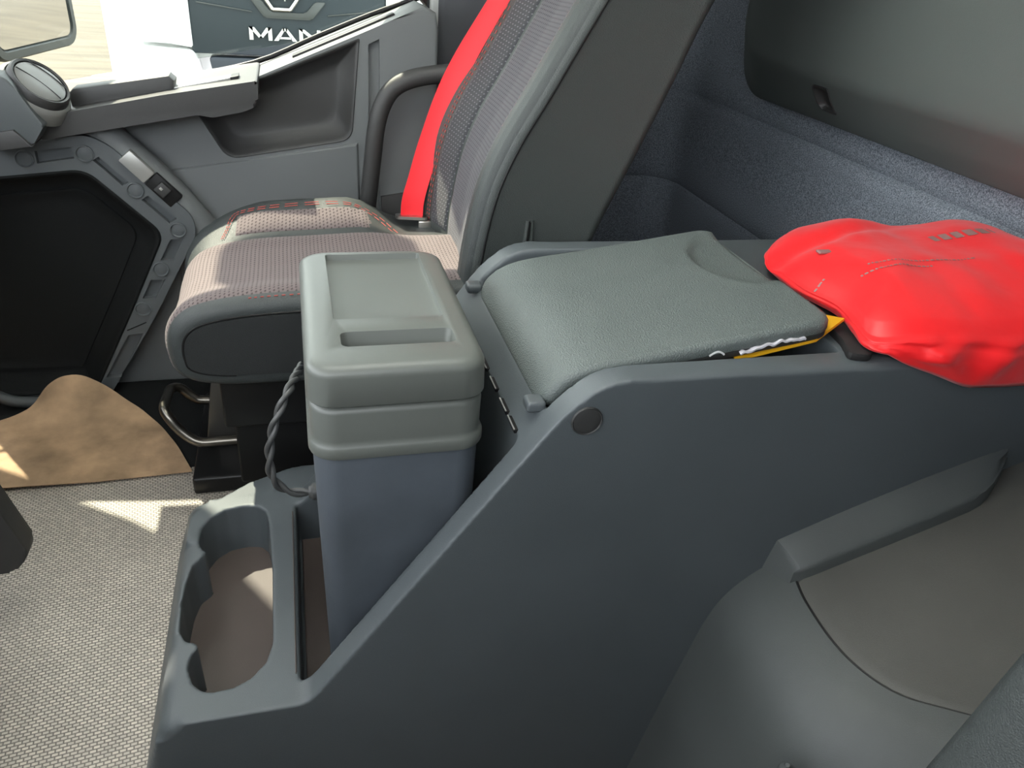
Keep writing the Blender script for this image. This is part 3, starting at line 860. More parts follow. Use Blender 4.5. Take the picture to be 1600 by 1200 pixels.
# ------------------------------------------------------------------ coolbox
def coolbox():
    d = empty('coolbox', (0.11, 0.99, 0.256))
    tag(d, 'tall grey portable coolbox with recessed lid standing in the console well', 'coolbox')
    def rg(x0, x1, y0, y1, r, z): return [Vector((p[0], p[1], z)) for p in rrect(x0, x1, y0, y1, r, 8)]
    B = (-0.006, 0.217, 0.797, 1.186)
    def at(i, r, z): return rg(B[0] + i, B[1] - i, B[2] + i, B[3] - i, r, z)
    bm = bmesh.new()
    loft(bm, [rg(0.010, 0.206, 0.815, 1.172, 0.03, 0.256), rg(0.006, 0.209, 0.812, 1.176, 0.034, 0.262), at(0.004, 0.034, 0.73)])
    from_bm('box_body', bm, P_BODY, d, 40)
    bm = bmesh.new()
    loft(bm, [at(0.000, 0.036, 0.719), at(-0.001, 0.036, 0.722), at(-0.001, 0.036, 0.733), at(0.0005, 0.036, 0.736), at(0.0025, 0.034, 0.739), at(0.0030, 0.034, 0.744), at(0.0025, 0.034, 0.783), at(0.004, 0.034, 0.788), at(0.008, 0.032, 0.791), at(0.014, 0.03, 0.792)])
    from_bm('box_collar', bm, P_BOX, d, 40)
    bm = bmesh.new()
    loft(bm, [at(0.012, 0.03, 0.7905), at(0.012, 0.03, 0.797)])
    from_bm('lid_gap_seal', bm, P_BLACK, d, 40)
    bm = bmesh.new()
    R = [at(0.0015, 0.034, 0.7955), at(0.0, 0.035, 0.7975), at(0.001, 0.035, 0.834)]
    for k in range(1, 6):
        a = k / 5 * PI / 2
        R.append(at(0.001 + 0.014 * (1 - math.cos(a)), 0.034, 0.834 + 0.014 * math.sin(a)))
    R.append(at(0.022, 0.03, 0.8482))
    loft(bm, R)
    lid = from_bm('box_lid', bm, P_BOX, d, 40)
    bm = bmesh.new()
    loft(bm, [rg(0.036, 0.180, 0.933, 1.163, 0.004, 0.839), rg(0.034, 0.182, 0.931, 1.165, 0.005, 0.86)])
    c1 = from_bm('c', bm, None)
    bm = bmesh.new()
    loft(bm, [rg(0.043, 0.182, 0.857, 0.892, 0.009, 0.828), rg(0.039, 0.186, 0.853, 0.896, 0.010, 0.86)])
    c2 = from_bm('c', bm, None)
    cut(lid, [c1, c2])
    bevel_mod(lid, 0.0012, 2, 50)
    # cable: two cores twisted together, from behind the lid down to the side grommet
    path = catmull([(-0.010, 1.08, 0.70), (-0.020, 1.02, 0.715), (-0.034, 0.98, 0.708), (-0.052, 0.962, 0.675), (-0.062, 0.955, 0.635), (-0.063, 0.95, 0.595), (-0.054, 0.95, 0.572), (-0.038, 0.95, 0.558), (-0.014, 0.95, 0.554), (0.0, 0.95, 0.554)], 10)
    bm = bmesh.new()
    for ph in (0, PI):
        pts = []
        L = 0
        for i, p in enumerate(path):
            t = (path[min(i + 1, len(path) - 1)] - path[max(i - 1, 0)]).normalized()
            L += (path[i] - path[i - 1]).length if i else 0
            a = Vector((0, 1, 0)); a = (a - t * a.dot(t)).normalized(); b = t.cross(a)
            an = L * 90 + ph
            pts.append(p + (a * math.cos(an) + b * math.sin(an)) * 0.0034)
        add_tube(bm, pts, 0.0040, 8)
    from_bm('power_cable', bm, CABLE, d, 60)
    bm = bmesh.new()
    n = 16
    rr = lambda r, x: [Vector((x, 0.95 + r * math.cos(2 * PI * k / n), 0.554 + r * math.sin(2 * PI * k / n))) for k in range(n)]
    loft(bm, [rr(0.013, 0.004), rr(0.013, -0.006), rr(0.010, -0.009), rr(0.009, -0.012)])
    from_bm('cable_grommet', bm, CABLE, d, 40)
    return d
coolbox()

# ------------------------------------------------------------------ passenger seat
def seat():
    d = empty('passenger_seat', (0.05, 1.55, 0.22))
    tag(d, 'passenger seat with dark leather bolsters and lilac grey cloth centre', 'seat')
    # cushion: nose profile (x,z) at the near side
    cp = catmull([(p[0], 0, p[1]) for p in [(0.36, 0.735), (0.20, 0.732), (0.05, 0.724), (-0.08, 0.718), (-0.157, 0.708), (-0.205, 0.690), (-0.232, 0.655), (-0.236, 0.610), (-0.222, 0.572), (-0.164, 0.550), (-0.03, 0.546), (0.36, 0.548)]], 5)
    cp = [(p.x, p.z) for p in cp]
    Y0, Y1 = 1.286, 1.765
    secs = [(Y0 + 0.002, 0.035), (Y0, 0.020), (Y0 + 0.002, 0.010), (Y0 + 0.010, 0.002), (Y0 + 0.025, -0.003), (Y0 + 0.05, -0.003), (Y0 + 0.09, 0.004), (1.45, 0.006), (1.54, 0.003), (1.585, -0.004), (1.62, -0.022), (1.655, -0.040), (1.69, -0.047), (1.72, -0.042), (1.745, -0.026), (1.76, -0.006), (Y1, 0.030)]
    def plan_in(y):      # the nose is set back towards the far side
        return 0.05 * max(0, (y - 1.52) / 0.25) ** 1.6
    def vins(pts, y, ins):
        # the far bolster dies away towards the backrest
        def dip(x, z):
            a = max(0, min(1, (x - 0.14) / 0.10)); b = max(0, min(1, (y - 1.56) / 0.08))
            return z - (0.026 * a * a * (3 - 2 * a) * b if z > 0.66 else 0)
        if ins >= 0 or y < 1.5: return [(x, dip(x, z)) for (x, z) in offset_loop(pts, ins)]
        a_, b_ = offset_loop(pts, ins), offset_loop(pts, 0.0)
        out = []
        for p, q in zip(a_, b_):
            w = 1 - max(0, min(1, (p[0] - 0.09) / 0.14)); w = w * w * (3 - 2 * w)
            if p[0] < -0.10: w *= max(0.60, 1 - (-0.10 - p[0]) / 0.30)
            out.append((q[0] + (p[0] - q[0]) * w, dip(q[0], q[1] + (p[1] - q[1]) * w)))
        return out
    def sec(y, ins, zoff=0):
        q = vins(cp, y, ins)
        return [Vector((x + plan_in(y) * max(0, min(1, (0.1 - x) / 0.3)), y, z)) for (x, z) in q]
    bm = bmesh.new(); loft(bm, [sec(y, i) for (y, i) in secs])
    from_bm('seat_cushion', bm, LEATHER_L, d, 50)
    ntop = 5 * 8 + 1   # points from the rear of the top over the nose
    def itab(tab, y): return lerp_tab(tab, y)
    tab = sorted((y, i) for (y, i) in secs[2:])
    def cush(u, y, h):
        q = vins(cp, y, itab(tab, y) - h)
        f = u * (ntop - 1); i = int(min(f, ntop - 2)); t = f - i
        a, b = q[i], q[i + 1]
        x, z = a[0] + (b[0] - a[0]) * t, a[1] + (b[1] - a[1]) * t
        return Vector((x + plan_in(y) * max(0, min(1, (0.1 - x) / 0.3)), y, z))
    def panel(name, ya, yb, m, hh=0.003, u0=0.02, u1=1.0):
        def f(u, v):
            e = min(1.0, min(v, 1 - v) * 14, min(u, 1 - u) * 20)
            return cush(u0 + (u1 - u0) * u, ya + (yb - ya) * v, -0.003 + (hh + 0.003) * math.sqrt(max(0, e)))
        return grid(name, f, 60, 30, m, d, 0, 180, uv=True)
    panel('cushion_cloth', 1.304, 1.592, FAB_CUSH, 0.0045)
    pc = panel('bolster_cloth', 1.600, 1.655, FAB_CUSH, 0.003, 0.16, 0.46)
    # red double stitching round the far bolster insert
    for off in (0.0, 0.009):
        pts = []
        for (u, y) in [(0.50 + off, 1.598), (0.485 + off, 1.622), (0.47 + off, 1.648 + off), (0.44, 1.661 + off), (0.34, 1.663 + off), (0.21, 1.663 + off), (0.165 - off, 1.650 + off), (0.13 - off, 1.605)]:
            pts.append(cush(u, y, 0.003))
        c = catmull(pts, 10)
        bm = bmesh.new()
        i = 0
        while i < len(c) - 1:
            add_tube(bm, c[i:i + 2], 0.0008, 5); i += 1 if i % 3 else 2
        from_bm('red_stitching', bm, STITCH, d, 60)
    bm = bmesh.new()
    c = [cush(0.02 + 0.38 * k / 60, 1.300, 0.002) for k in range(61)]
    for i in range(20, 60, 2): add_tube(bm, c[i:i + 2], 0.0010, 5)
    from_bm('red_stitching', bm, STITCH, d, 60)
    # side panel of the near bolster with its piping line
    q = offset_loop(cp, 0.026)
    bm = bmesh.new(); add_prism(bm, offset_loop(cp, 0.028), 'y', Y0 - 0.004, Y0 + 0.02, 0.004, 3)
    from_bm('cushion_side', bm, LEATHER_D, d, 50)
    tube('piping', [(x, Y0 - 0.001, z) for (x, z) in q[2:48]], 0.0022, P_BLACK, d, 6, False, 0)
    # backrest
    fr = [(0.300, 0.64), (0.293, 0.70), (0.297, 0.781), (0.318, 0.900), (0.352, 0.990), (0.402, 1.081), (0.474, 1.216), (0.58, 1.41), (0.67, 1.58)]
    bk = [(0.80, 1.68), (0.86, 1.62), (0.80, 1.45), (0.691, 1.225), (0.645, 1.102), (0.592, 0.966), (0.537, 0.83), (0.505, 0.72), (0.49, 0.64)]
    fc = [(p.x, p.z) for p in catmull([(a, 0, b) for a, b in fr] + [(0.715, 0, 1.655)], 6)]
    bc = [(p.x, p.z) for p in catmull([(a, 0, b) for a, b in bk], 6)]
    loop = fc + bc
    NF = len(fc)
    Ya, Yb = 1.288, 1.80
    bs = [(Ya + 0.001, 0.030), (Ya, 0.016), (Ya + 0.003, 0.006), (Ya + 0.012, -0.001), (Ya + 0.03, -0.006), (Ya + 0.05, -0.006), (Ya + 0.075, 0.002), (Ya + 0.11, 0.016), (1.50, 0.026), (1.60, 0.022), (1.68, 0.0), (1.735, -0.026), (1.765, -0.032), (1.785, -0.022), (Yb, 0.0), (Yb + 0.002, 0.02)]
    def bsec(y, ins):
        a = offset_loop(loop, ins); b = offset_loop(loop, min(max(ins, 0), 0.02))
        # only the front follows the bolster shape
        return [Vector(((a if k < NF else b)[k][0], y, (a if k < NF else b)[k][1])) for k in range(len(loop))]
    bm = bmesh.new(); loft(bm, [bsec(y, i) for (y, i) in bs])
    from_bm('backrest', bm, LEATHER, d, 50)
    btab = sorted(bs[2:15])
    def back(u, y, h):
        qq = offset_loop(loop, itab(btab, y) - h)
        f = u * (NF - 1); i = int(min(f, NF - 2)); t = f - i
        a, b = qq[i], qq[i + 1]
        return Vector((a[0] + (b[0] - a[0]) * t, y, a[1] + (b[1] - a[1]) * t))
    def bpanel(name, ya, yb, m, hh, u0, u1):
        def f(u, v):
            e = min(1.0, min(v, 1 - v) * 14, min(u, 1 - u) * 30)
            return back(u0 + (u1 - u0) * u, ya + (yb - ya) * v, -0.003 + (hh + 0.003) * math.sqrt(max(0, e)))
        return grid(name, f, 70, 24, m, d, 0, 180, uv=True)
    bpanel('backrest_cloth', 1.345, 1.605, FAB, 0.005, 0.0, 0.93)
    bpanel('backrest_side_cloth', 1.608, 1.685, FAB_SIDE, 0.004, 0.14, 0.93)
    # front edge bolster in lighter leather, between cloth and side seam
    bpanel('front_bolster', 1.2905, 1.347, LEATHER_L, 0.004, 0.0, 0.97)
    for off in (0.0, 0.007):
        c = [back(0.14 + 0.5 * k / 80, 1.690 + off, 0.002) for k in range(81)]
        bm = bmesh.new()
        for i in range(0, 80, 2): add_tube(bm, c[i:i + 2], 0.0009, 5)
        from_bm('red_stitching', bm, STITCH, d, 60)
    c = [back(0.30 + 0.6 * k / 80, 1.349, 0.003) for k in range(81)]
    bm = bmesh.new()
    for i in range(20, 80, 2): add_tube(bm, c[i:i + 2], 0.0010, 5)
    from_bm('red_stitching', bm, STITCH, d, 60)
    # seam along the near side and the little slit at the bottom
    qs = offset_loop(loop, 0.020)
    tube('side_seam', [(x, Ya - 0.0005, z) for (x, z) in qs[1:NF]], 0.0022, P_BLACK, d, 6, False, 0)
    tube('cover_slit', [(0.395, 1.286, 0.70), (0.398, 1.2855, 0.80), (0.402, 1.286, 0.855)], 0.003, P_BLACK, d, 6, False, 3)
    bm = bmesh.new()
    for k in range(2):
        add_tube(bm, [(0.391 + k * 0.014, 1.2865, 0.70), (0.394 + k * 0.014, 1.2862, 0.80), (0.398 + k * 0.008, 1.287, 0.858)], 0.0035, 6)
    from_bm('slit_binding', bm, LEATHER, d, 60)
    # seat base, plates and the fore-aft bar
    rbox('seat_pedestal', -0.165, 0.36, 1.33, 1.74, 0.43, 0.56, 0.006, METAL_BLACK, d)
    rbox('suspension_box', -0.15, 0.34, 1.36, 1.72, 0.272, 0.44, 0.006, P_BLACK, d)
    rbox('base_plate', -0.252, 0.36, 1.40, 1.76, 0.222, 0.262, 0.006, METAL_BLACK, d)
    prism('front_plate', [(-0.232, 0.262), (-0.150, 0.272), (-0.150, 0.432), (-0.205, 0.430)], 'y', 1.53, 1.70, PLATE, d, 0.004)
    rbox('slide_rail', -0.15, 0.36, 1.385, 1.40, 0.262, 0.275, 0.002, STEEL_DARK, d)
    tube('adjuster_bar', [(-0.12, 1.45, 0.322), (-0.19, 1.45, 0.321), (-0.235, 1.452, 0.322), (-0.268, 1.462, 0.345), (-0.292, 1.475, 0.378), (-0.300, 1.50, 0.386), (-0.302, 1.58, 0.372), (-0.300, 1.605, 0.368), (-0.284, 1.622, 0.358), (-0.262, 1.625, 0.332), (-0.235, 1.625, 0.320), (-0.12, 1.625, 0.320)], 0.0105, STEEL_DARK, d, 12, False, 6)
    return d, back, cush
SEAT, BACK, CUSH = seat()

# seat belt with buckle plate, hanging down across the far side of the backrest
def belt():
    d = empty('seat_belt', (0.25, 1.72, 0.72))
    tag(d, 'bright red seat belt running down the far side of the seat back', 'seat belt')
    ctr = [(0.70, 1.70, 1.60), (0.56, 1.705, 1.40), (0.425, 1.71, 1.184), (0.340, 1.715, 1.030), (0.292, 1.715, 0.902), (0.266, 1.71, 0.815), (0.252, 1.705, 0.765), (0.248, 1.70, 0.722)]
    C = catmull(ctr, 8)
    wv = catmull([(0.9, -0.30, 0.28), (0.9, -0.32, 0.25), (0.9, -0.36, 0.15), (0.88, -0.42, -0.1), (0.9, -0.42, -0.05), (0.93, -0.36, 0.0), (0.97, -0.22, -0.03), (0.98, -0.15, -0.06)], 8)
    def f(u, v):
        k = u * (len(C) - 1); i = int(min(k, len(C) - 2)); t = k - i
        p = C[i].lerp(C[i + 1], t); w = wv[i].lerp(wv[i + 1], t).normalized()
        s = (v - 0.5)
        tg = (C[i + 1] - C[i]).normalized(); nn = tg.cross(w).normalized()
        return p + w * (s * 0.050) + nn * (-0.004 * (1 - 4 * s * s)) * (0.4 + 0.6 * u)
    o = grid('webbing', f, 64, 8, BELT, d, 0.0016)
    bm = bmesh.new()
    loft(bm, [[Vector((0.248 + p[0], 1.700 + p[1] * 0.9 - 0.17 * p[0], 0.728 + z)) for p in rpoly([(-0.036, -0.013), (0.036, -0.013), (0.036, 0.013), (-0.036, 0.013)], 0.01, 4)] for z in (-0.004, 0.003)])
    from_bm('buckle_plate', bm, STEEL, d, 40)
    rbox('latch_tongue', 0.262, 0.292, 1.684, 1.694, 0.690, 0.722, 0.003, STEEL, d)
    b = rbox('buckle', 0.270, 0.315, 1.665, 1.70, 0.655, 0.705, 0.006, P_BLACK, d)
    return d
belt()

# brown paper floor mat, one corner curling up at the door
def paper():
    pts = [(-0.95, 1.482), (-0.635, 1.473), (-0.454, 1.470), (-0.262, 1.478), (-0.300, 1.575), (-0.352, 1.678), (-0.405, 1.75), (-0.470, 1.80), (-0.535, 1.815), (-0.585, 1.812), (-0.615, 1.80), (-0.640, 1.76), (-0.70, 1.735), (-0.95, 1.70)]
    bm = bmesh.new()
    c = Vector((-0.55, 1.60))
    rings = []
    rp = rpoly(pts, [0, 0, 0, 0.004, 0.03, 0.03, 0.03, 0.03, 0.02, 0.02, 0.02, 0.02, 0.03, 0], 4)
    for k in range(15):
        f = 1 - k / 15
        ring = []
        for p in rp:
            x, y = c.x + (p[0] - c.x) * f, c.y + (p[1] - c.y) * f
            z = 0.2250 + 0.004 * (noise.noise(Vector((x * 9, y * 9, 0))) + 0.6)
            up = max(0, (y - 1.66) / 0.15)
            z += 0.07 * up * up * math.exp(-((x + 0.56) / 0.13) ** 2)
            ring.append(Vector((x, y, z)))
        rings.append(ring)
    loft(bm, rings, False, True)
    o = from_bm('paper_floor_mat', bm, KRAFT, None, 60)
    md = o.modifiers.new('s', 'SOLIDIFY'); md.thickness = 0.0015; md.offset = 1
    apply_mods(o, 60)
    tag(o, 'brown stained kraft paper mat lying on the floor by the seat', 'floor mat')
paper()

# ------------------------------------------------------------------ engine tunnel cover
def tunnel():
    d = empty('engine_tunnel_cover', (0.8, 0.5, 0.0))
    tag(d, 'grey moulded engine tunnel cover beside the driver side of the console', 'tunnel cover')
    seam = [(0.0, 1.0), (0.25, 0.93), (0.33, 0.86), (0.40, 0.795), (0.447, 0.745), (0.489, 0.705), (0.54, 0.684), (0.594, 0.677), (0.66, 0.680), (0.697, 0.687), (0.76, 0.70)]
    def zpl(x, y): return 0.487 + 0.36 * (x - 0.668) - 0.02 * max(0, 0.7 - y)
    SC = catmull([(x, y, 0) for (y, x) in seam], 8)
    ST = [(p.y, p.x) for p in SC]
    def sx(y): return lerp_tab(ST, y)
    foot = [(0.0, 0.513), (0.155, 0.533), (0.26, 0.552), (0.36, 0.573), (0.41, 0.592), (0.44, 0.612), (0.462, 0.642), (0.484, 0.672)]
    # riser: from the floor up a rounded slope to the seam
    prof = catmull([(0.505, 0, -0.02), (0.517, 0, 0.05), (0.539, 0, 0.177), (0.562, 0, 0.301), (0.578, 0, 0.385), (0.598, 0, 0.432), (0.632, 0, 0.466), (0.668, 0, 0.485)], 6)
    def riser(u, v):
        y = 0.752 - v * 0.44
        k = u * (len(prof) - 1); i = int(min(k, len(prof) - 2)); p = prof[i].lerp(prof[i + 1], k - i)
        # rounder and set back nearer the driver
        s = sx(y); w = u ** 1.5
        blend = max(0, min(1, (0.76 - y) / 0.30))
        x = p.x + (s - 0.668) * w - 0.010 * blend * math.sin(PI * u) 
        z = p.z + (zpl(s, y) - 0.485) * w - 0.012 * blend * math.sin(PI * u) ** 2
        return Vector((x, y, z))
    grid('riser_panel', riser, 60, 50, P_TUN, d, 0.004)
    def plate(u, v):
        y = 0.752 - v * 0.44
        x = sx(y) + 0.0035 + u * (1.14 - sx(y))
        return Vector((x, y, zpl(x, y) - 0.0015 - (0.003 if u < 0.004 else 0)))
    grid('top_panel', plate, 50, 50, P_PLATEAU, d, 0.004)
    tube('panel_seam', [(sx(y) + 0.0018, y, zpl(sx(y), y) + 0.0008) for y in [0.70 - 0.012 * k for k in range(32)]], 0.0017, P_BLACK, d, 6, False, 0)
    # long raised rest along the console
    bm = bmesh.new()
    sec = []
    far = [(0.670, 0.540), (0.765, 0.580), (0.868, 0.620), (0.973, 0.655), (1.060, 0.681)]
    for (xn, yn, xf) in ((0.689, 0.702, 0.670), (0.692, 0.700, 0.673), (0.72, 0.699, 0.70), (0.80, 0.699, 0.79), (0.90, 0.699, 0.895), (0.965, 0.700, 0.975), (0.985, 0.703, 1.00), (1.005, 0.712, 1.025), (1.03, 0.728, 1.045), (1.052, 0.744, 1.056)):
        zn = 0.517 + 0.376 * (xn - 0.689); zf = lerp_tab(far, xf)
        zb = zpl(xn, 0.7) - 0.012; e = 0.030 * (0.752 - yn) / 0.05
        xo = -0.008 if xn < 0.69 else 0.0
        sec.append([Vector((xn + xo - 0.004, yn - 0.004, zb)), Vector((xn + xo, yn - 0.001, zn - 0.007)), Vector((xn, yn + 0.001, zn - 0.002)), Vector((xn, yn + 0.005, zn + 0.001)), Vector(((xn + xf) / 2, (yn + 0.752) / 2, (zn + zf) / 2 + 0.002)), Vector((xf, 0.7525, zf)), Vector((xf + xo - 0.006, 0.7525, zb - 0.01))])
    loft(bm, sec)
    from_bm('raised_rest', bm, P_TUN, d, 32)
    # scuff of dried dirt low on the riser
    return d
tunnel()

# driver's seat edge at the lower right corner
def driver_seat():
    d = empty('driver_seat', (0.5, 0.05, 0.30)); tag(d, 'dark leather side of the driver seat beside the tunnel cover', 'seat')
    loop = [(p.x, p.z) for p in catmull([(0.455, 0, 0.56), (0.487, 0, 0.66), (0.511, 0, 0.75), (0.536, 0, 0.848), (0.585, 0, 1.0), (0.64, 0, 1.12), (0.70, 0, 1.18), (0.80, 0, 1.19), (0.86, 0, 1.15), (0.78, 0, 0.9), (0.70, 0, 0.60), (0.66, 0, 0.54), (0.52, 0, 0.53)], 5, True)]
    bm = bmesh.new()
    loft(bm, [[P3(p, 'y', y) for p in offset_loop(loop, i)] for (y, i) in ((0.300, 0.02), (0.298, 0.008), (0.290, 0.001), (0.27, -0.004), (0.20, 0.002), (-0.10, 0.002), (-0.16, -0.003), (-0.19, 0.004), (-0.20, 0.02))])
    from_bm('backrest', bm, LEATHER_L, d, 50)
    loop2 = rpoly([(-0.02, 0.46), (0.66, 0.46), (0.60, 0.60), (-0.05, 0.60)], 0.05, 6)
    bm = bmesh.new()
    loft(bm, [[P3(p, 'y', y) for p in offset_loop(loop2, i)] for (y, i) in ((0.24, 0.02), (0.235, 0.004), (0.20, 0.0), (-0.15, 0.0), (-0.20, 0.02))])
    from_bm('seat_cushion', bm, LEATHER, d, 50)
    rbox('seat_pedestal', 0.05, 0.55, -0.12, 0.16, 0.0, 0.47, 0.01, P_BLACK, d)
driver_seat()

# ------------------------------------------------------------------ red bag and what pokes out of the bin
def bag():
    d = empty('red_bag', (0.92, 0.92, 0.855))
    tag(d, 'bright red nylon bag with small grey print lying on the console', 'bag')
    out = [(0.757, 0.870), (0.745, 0.815), (0.733, 0.772), (0.752, 0.746), (0.83, 0.729), (0.91, 0.716), (1.00, 0.715), (1.09, 0.73), (1.125, 0.80), (1.130, 0.94), (1.12, 1.03), (1.06, 1.085), (0.97, 1.13), (0.88, 1.15), (0.80, 1.11), (0.752, 1.05), (0.742, 0.95)]
    O = [(p.x, p.y) for p in catmull([(a, b, 0) for a, b in out], 6, True)]
    cx, cy = 0.90, 0.92
    n = len(O)
    NZ = lambda x, y, z: noise.noise(Vector((x, y, z)))
    def topz(x, y, f):
        # flat-topped pillow
        h = 0.890 + 0.036 * (1 - f ** 2.2) + 0.015 * math.exp(-((x - 0.94) ** 2 / 0.004 + (y - 1.10) ** 2 / 0.004))
        w = max(0, min(1, (x - 0.94) / 0.20)); h += 0.052 * w * w * (3 - 2 * w)
        h -= 0.016 * max(0, (0.82 - x)) / 0.08
        h += 0.008 * NZ(x * 9, y * 9, 1.0) + 0.003 * NZ(x * 25, y * 12, 4.0)
        # soft fold between flap and main body
        dd = (y - (1.02 + 0.22 * (x - 0.72)))
        h -= 0.014 * math.exp(-(dd / 0.022) ** 2) * max(0, min(1, (1.05 - x) / 0.15))
        return h
    rings = []
    K = 26
    # underside
    for k in range(1, 7):
        f = k / 7
        rings.append([Vector((cx + (p[0] - cx) * f * 0.97, cy + (p[1] - cy) * f * 0.97, 0.853)) for p in O])
    # side wall with gathers
    S_ = 16
    for k in range(S_ + 1):
        t = k / S_
        ring = []
        for i, p in enumerate(O):
            x, y = p
            ang = math.atan2(y - cy, x - cx)
            near = max(0.0, min(1.0, (0.86 - y) / 0.08))
            zb = 0.853 - 0.045 * max(0.0, min(1.0, (0.745 - y) / 0.025)) * (1 - t)
            zt = topz(cx + (x - cx) * 0.97, cy + (y - cy) * 0.97, 0.97) - 0.004
            bulge = 1 + 0.030 * math.sin(PI * t) - 0.055 * t * near - 0.02 * t
            g = 0.016 * (0.5 - abs(NZ(i * 0.16 + t * 1.8, t * 2.2, 9.0))) + 0.007 * (0.5 - abs(NZ(i * 0.5 - t * 2.2, t * 3.0, 2.0)))
            # a hem fold under the top crease
            g += 0.008 * math.exp(-((t - 0.78) / 0.07) ** 2) - 0.007 * math.exp(-((t - 0.62) / 0.06) ** 2)
            for (xa, xb, ta, tb, am) in ((0.79, 0.865, 0.78, 0.0, 0.026), (0.86, 0.81, 0.85, 0.25, 0.018), (0.93, 0.89, 0.8, 0.05, 0.022), (0.97, 1.04, 0.75, 0.1, 0.026), (1.07, 1.02, 0.9, 0.3, 0.02)):
                if near > 0 and min(ta, tb) - 0.05 < t < max(ta, tb) + 0.05:
                    xc = xb + (xa - xb) * (t - tb) / (ta - tb)
                    g += am * max(0.0, 1 - abs(x - xc) / 0.026) * near
            r = bulge + g * 2.2 * math.sin(PI * min(1, t * 1.05 + 0.05))
            ring.append(Vector((cx + (x - cx) * r, cy + (y - cy) * (r if y > 0.86 else (1 + (r - 1) * 1.2)), zb + (zt - zb) * t)))
        rings.append(ring)
    for k in range(1, K):
        f = 1 - k / K
        f2 = f * 0.955
        rings.append([Vector((cx + (p[0] - cx) * f2, cy + (p[1] - cy) * f2 + 0.012 * f2 * max(0, min(1, (0.86 - p[1]) / 0.08)), topz(cx + (p[0] - cx) * f2, cy + (p[1] - cy) * f2, f2))) for p in O])
    bm = bmesh.new(); loft(bm, rings)
    body = from_bm('bag_body', bm, BAG, d, 180)
    # small grey print: two lines of tiny type on the top, one on the flap, a larger word by the wall
    from mathutils.bvhtree import BVHTree
    bm = bmesh.new(); bm.from_mesh(body.data); bvh = BVHTree.FromBMesh(bm)
    def dash_line(bmx, a, b, h, gap, wmin, wmax):
        A, B = Vector(a), Vector(b); L = (B - A).length; u = (B - A) / L; v = Vector((-u.y, u.x))
        s = 0
        while s < L:
            w = random.uniform(wmin, wmax)
            q = [A + u * s - v * h / 2, A + u * min(L, s + w) - v * h / 2, A + u * min(L, s + w) + v * h / 2, A + u * s + v * h / 2]
            ps = []
            for c in q:
                hit = bvh.ray_cast(Vector((c.x, c.y, 1.3)), Vector((0, 0, -1)))
                if hit[0] is None: break
                ps.append(bmx.verts.new(hit[0] + Vector((0, 0, 0.0012))))
            if len(ps) == 4: bmx.faces.new(ps)
            s += w + gap
    tx = bmesh.new()
    for (a, b) in (((0.815, 0.905), (0.985, 0.882)), ((0.795, 0.888), (0.905, 0.876)), ((0.665, 0.880), (0.765, 0.925)), ((0.68, 0.872), (0.735, 0.895))):
        dash_line(tx, a, b, 0.0035, 0.0022, 0.002, 0.007)
    for (a, b) in (((0.985, 0.975), (1.085, 0.962)),):
        dash_line(tx, a, b, 0.022, 0.006, 0.009, 0.016)
    o = from_bm('printed_text', tx, BAGTXT, d, 60); o['kind'] = 'stuff'
    # grey zip pull tab on the flap
    hit = bvh.ray_cast(Vector((0.80, 0.985, 1.3)), Vector((0, 0, -1)))[0] or Vector((0.80, 0.985, 0.92))
    rbox('zip_tab', hit.x - 0.014, hit.x + 0.014, hit.y - 0.006, hit.y + 0.006, hit.z - 0.001, hit.z + 0.003, 0.0015, BAGTXT, d)
    # seams
    pts = [Vector(v) for v in rings[6 + S_ - 3]]
    sm = []
    for i in range(len(O)):
        if pts[i].y < 0.82: sm.append(pts[i] + Vector((0, -0.0015, 0)))
    # black mesh end panel tucked under the near left corner
    bm.free()
    mp = [(0.730, 0.862), (0.722, 0.80), (0.703, 0.762), (0.735, 0.752), (0.77, 0.80), (0.77, 0.862)]
    prism('mesh_panel', rpoly(mp, 0.012, 3), 'z', 0.8385, 0.850, MESHB, d, 0.003)
    return d
bag()

def papers():
    # yellow card slanting out of the gap under the lid
    def quad(name, pts, th, m, label, cat, bend=0.0):
        A, B, Cc, D = [Vector(p) for p in pts]
        o = grid(name, lambda u, v: A.lerp(B, u).lerp(D.lerp(Cc, u), v) + Vector((0, 0, bend * math.sin(PI * u) * math.sin(PI * v))), 10, 6, m, None, th, 40)
        tag(o, label, cat)
        return o
    quad('yellow_folder', [(0.555, 0.796, 0.829), (0.676, 0.798, 0.8515), (0.742, 0.833, 0.864), (0.62, 0.99, 0.835)], 0.004, YELLOW, 'yellow card folder poking out from under the storage lid', 'folder', 0.0)
    def wrap(u, v):
        x = 0.560 + 0.095 * u
        return Vector((x, 0.793 + 0.09 * v, 0.8345 + 0.0185 * u + 0.0050 * math.sin(3.1 * u) + 0.006 * noise.noise(Vector((u * 9, v * 5, 3.0))) + 0.004 * (1 - v)))
    o = grid('plastic_wrapper', wrap, 40, 14, FOIL, None, 0.003, 60)
    tag(o, 'crinkled clear plastic wrapper above the yellow folder in the bin', 'wrapper')
    o = grid('folded_leaflet', lambda u, v: Vector((0.515 + 0.022 * u, 0.796 + 0.08 * v, 0.838 + 0.006 * math.sin(3 * u) * (1 - v) - 0.016 * v)), 10, 6, mat('white_paper', (0.7, 0.7, 0.7), 0.5), None, 0.0025, 60)
    tag(o, 'small white leaflet edge in the bin left of the wrapper', 'leaflet')
papers()

# ------------------------------------------------------------------ outside: paving, mirror, the parked truck
g = grid('ground', lambda u, v: Vector((-40 + 80 * u, 2.6 + 60 * v, -1.1)), 4, 4, PAVING); tag(g, kind='structure')

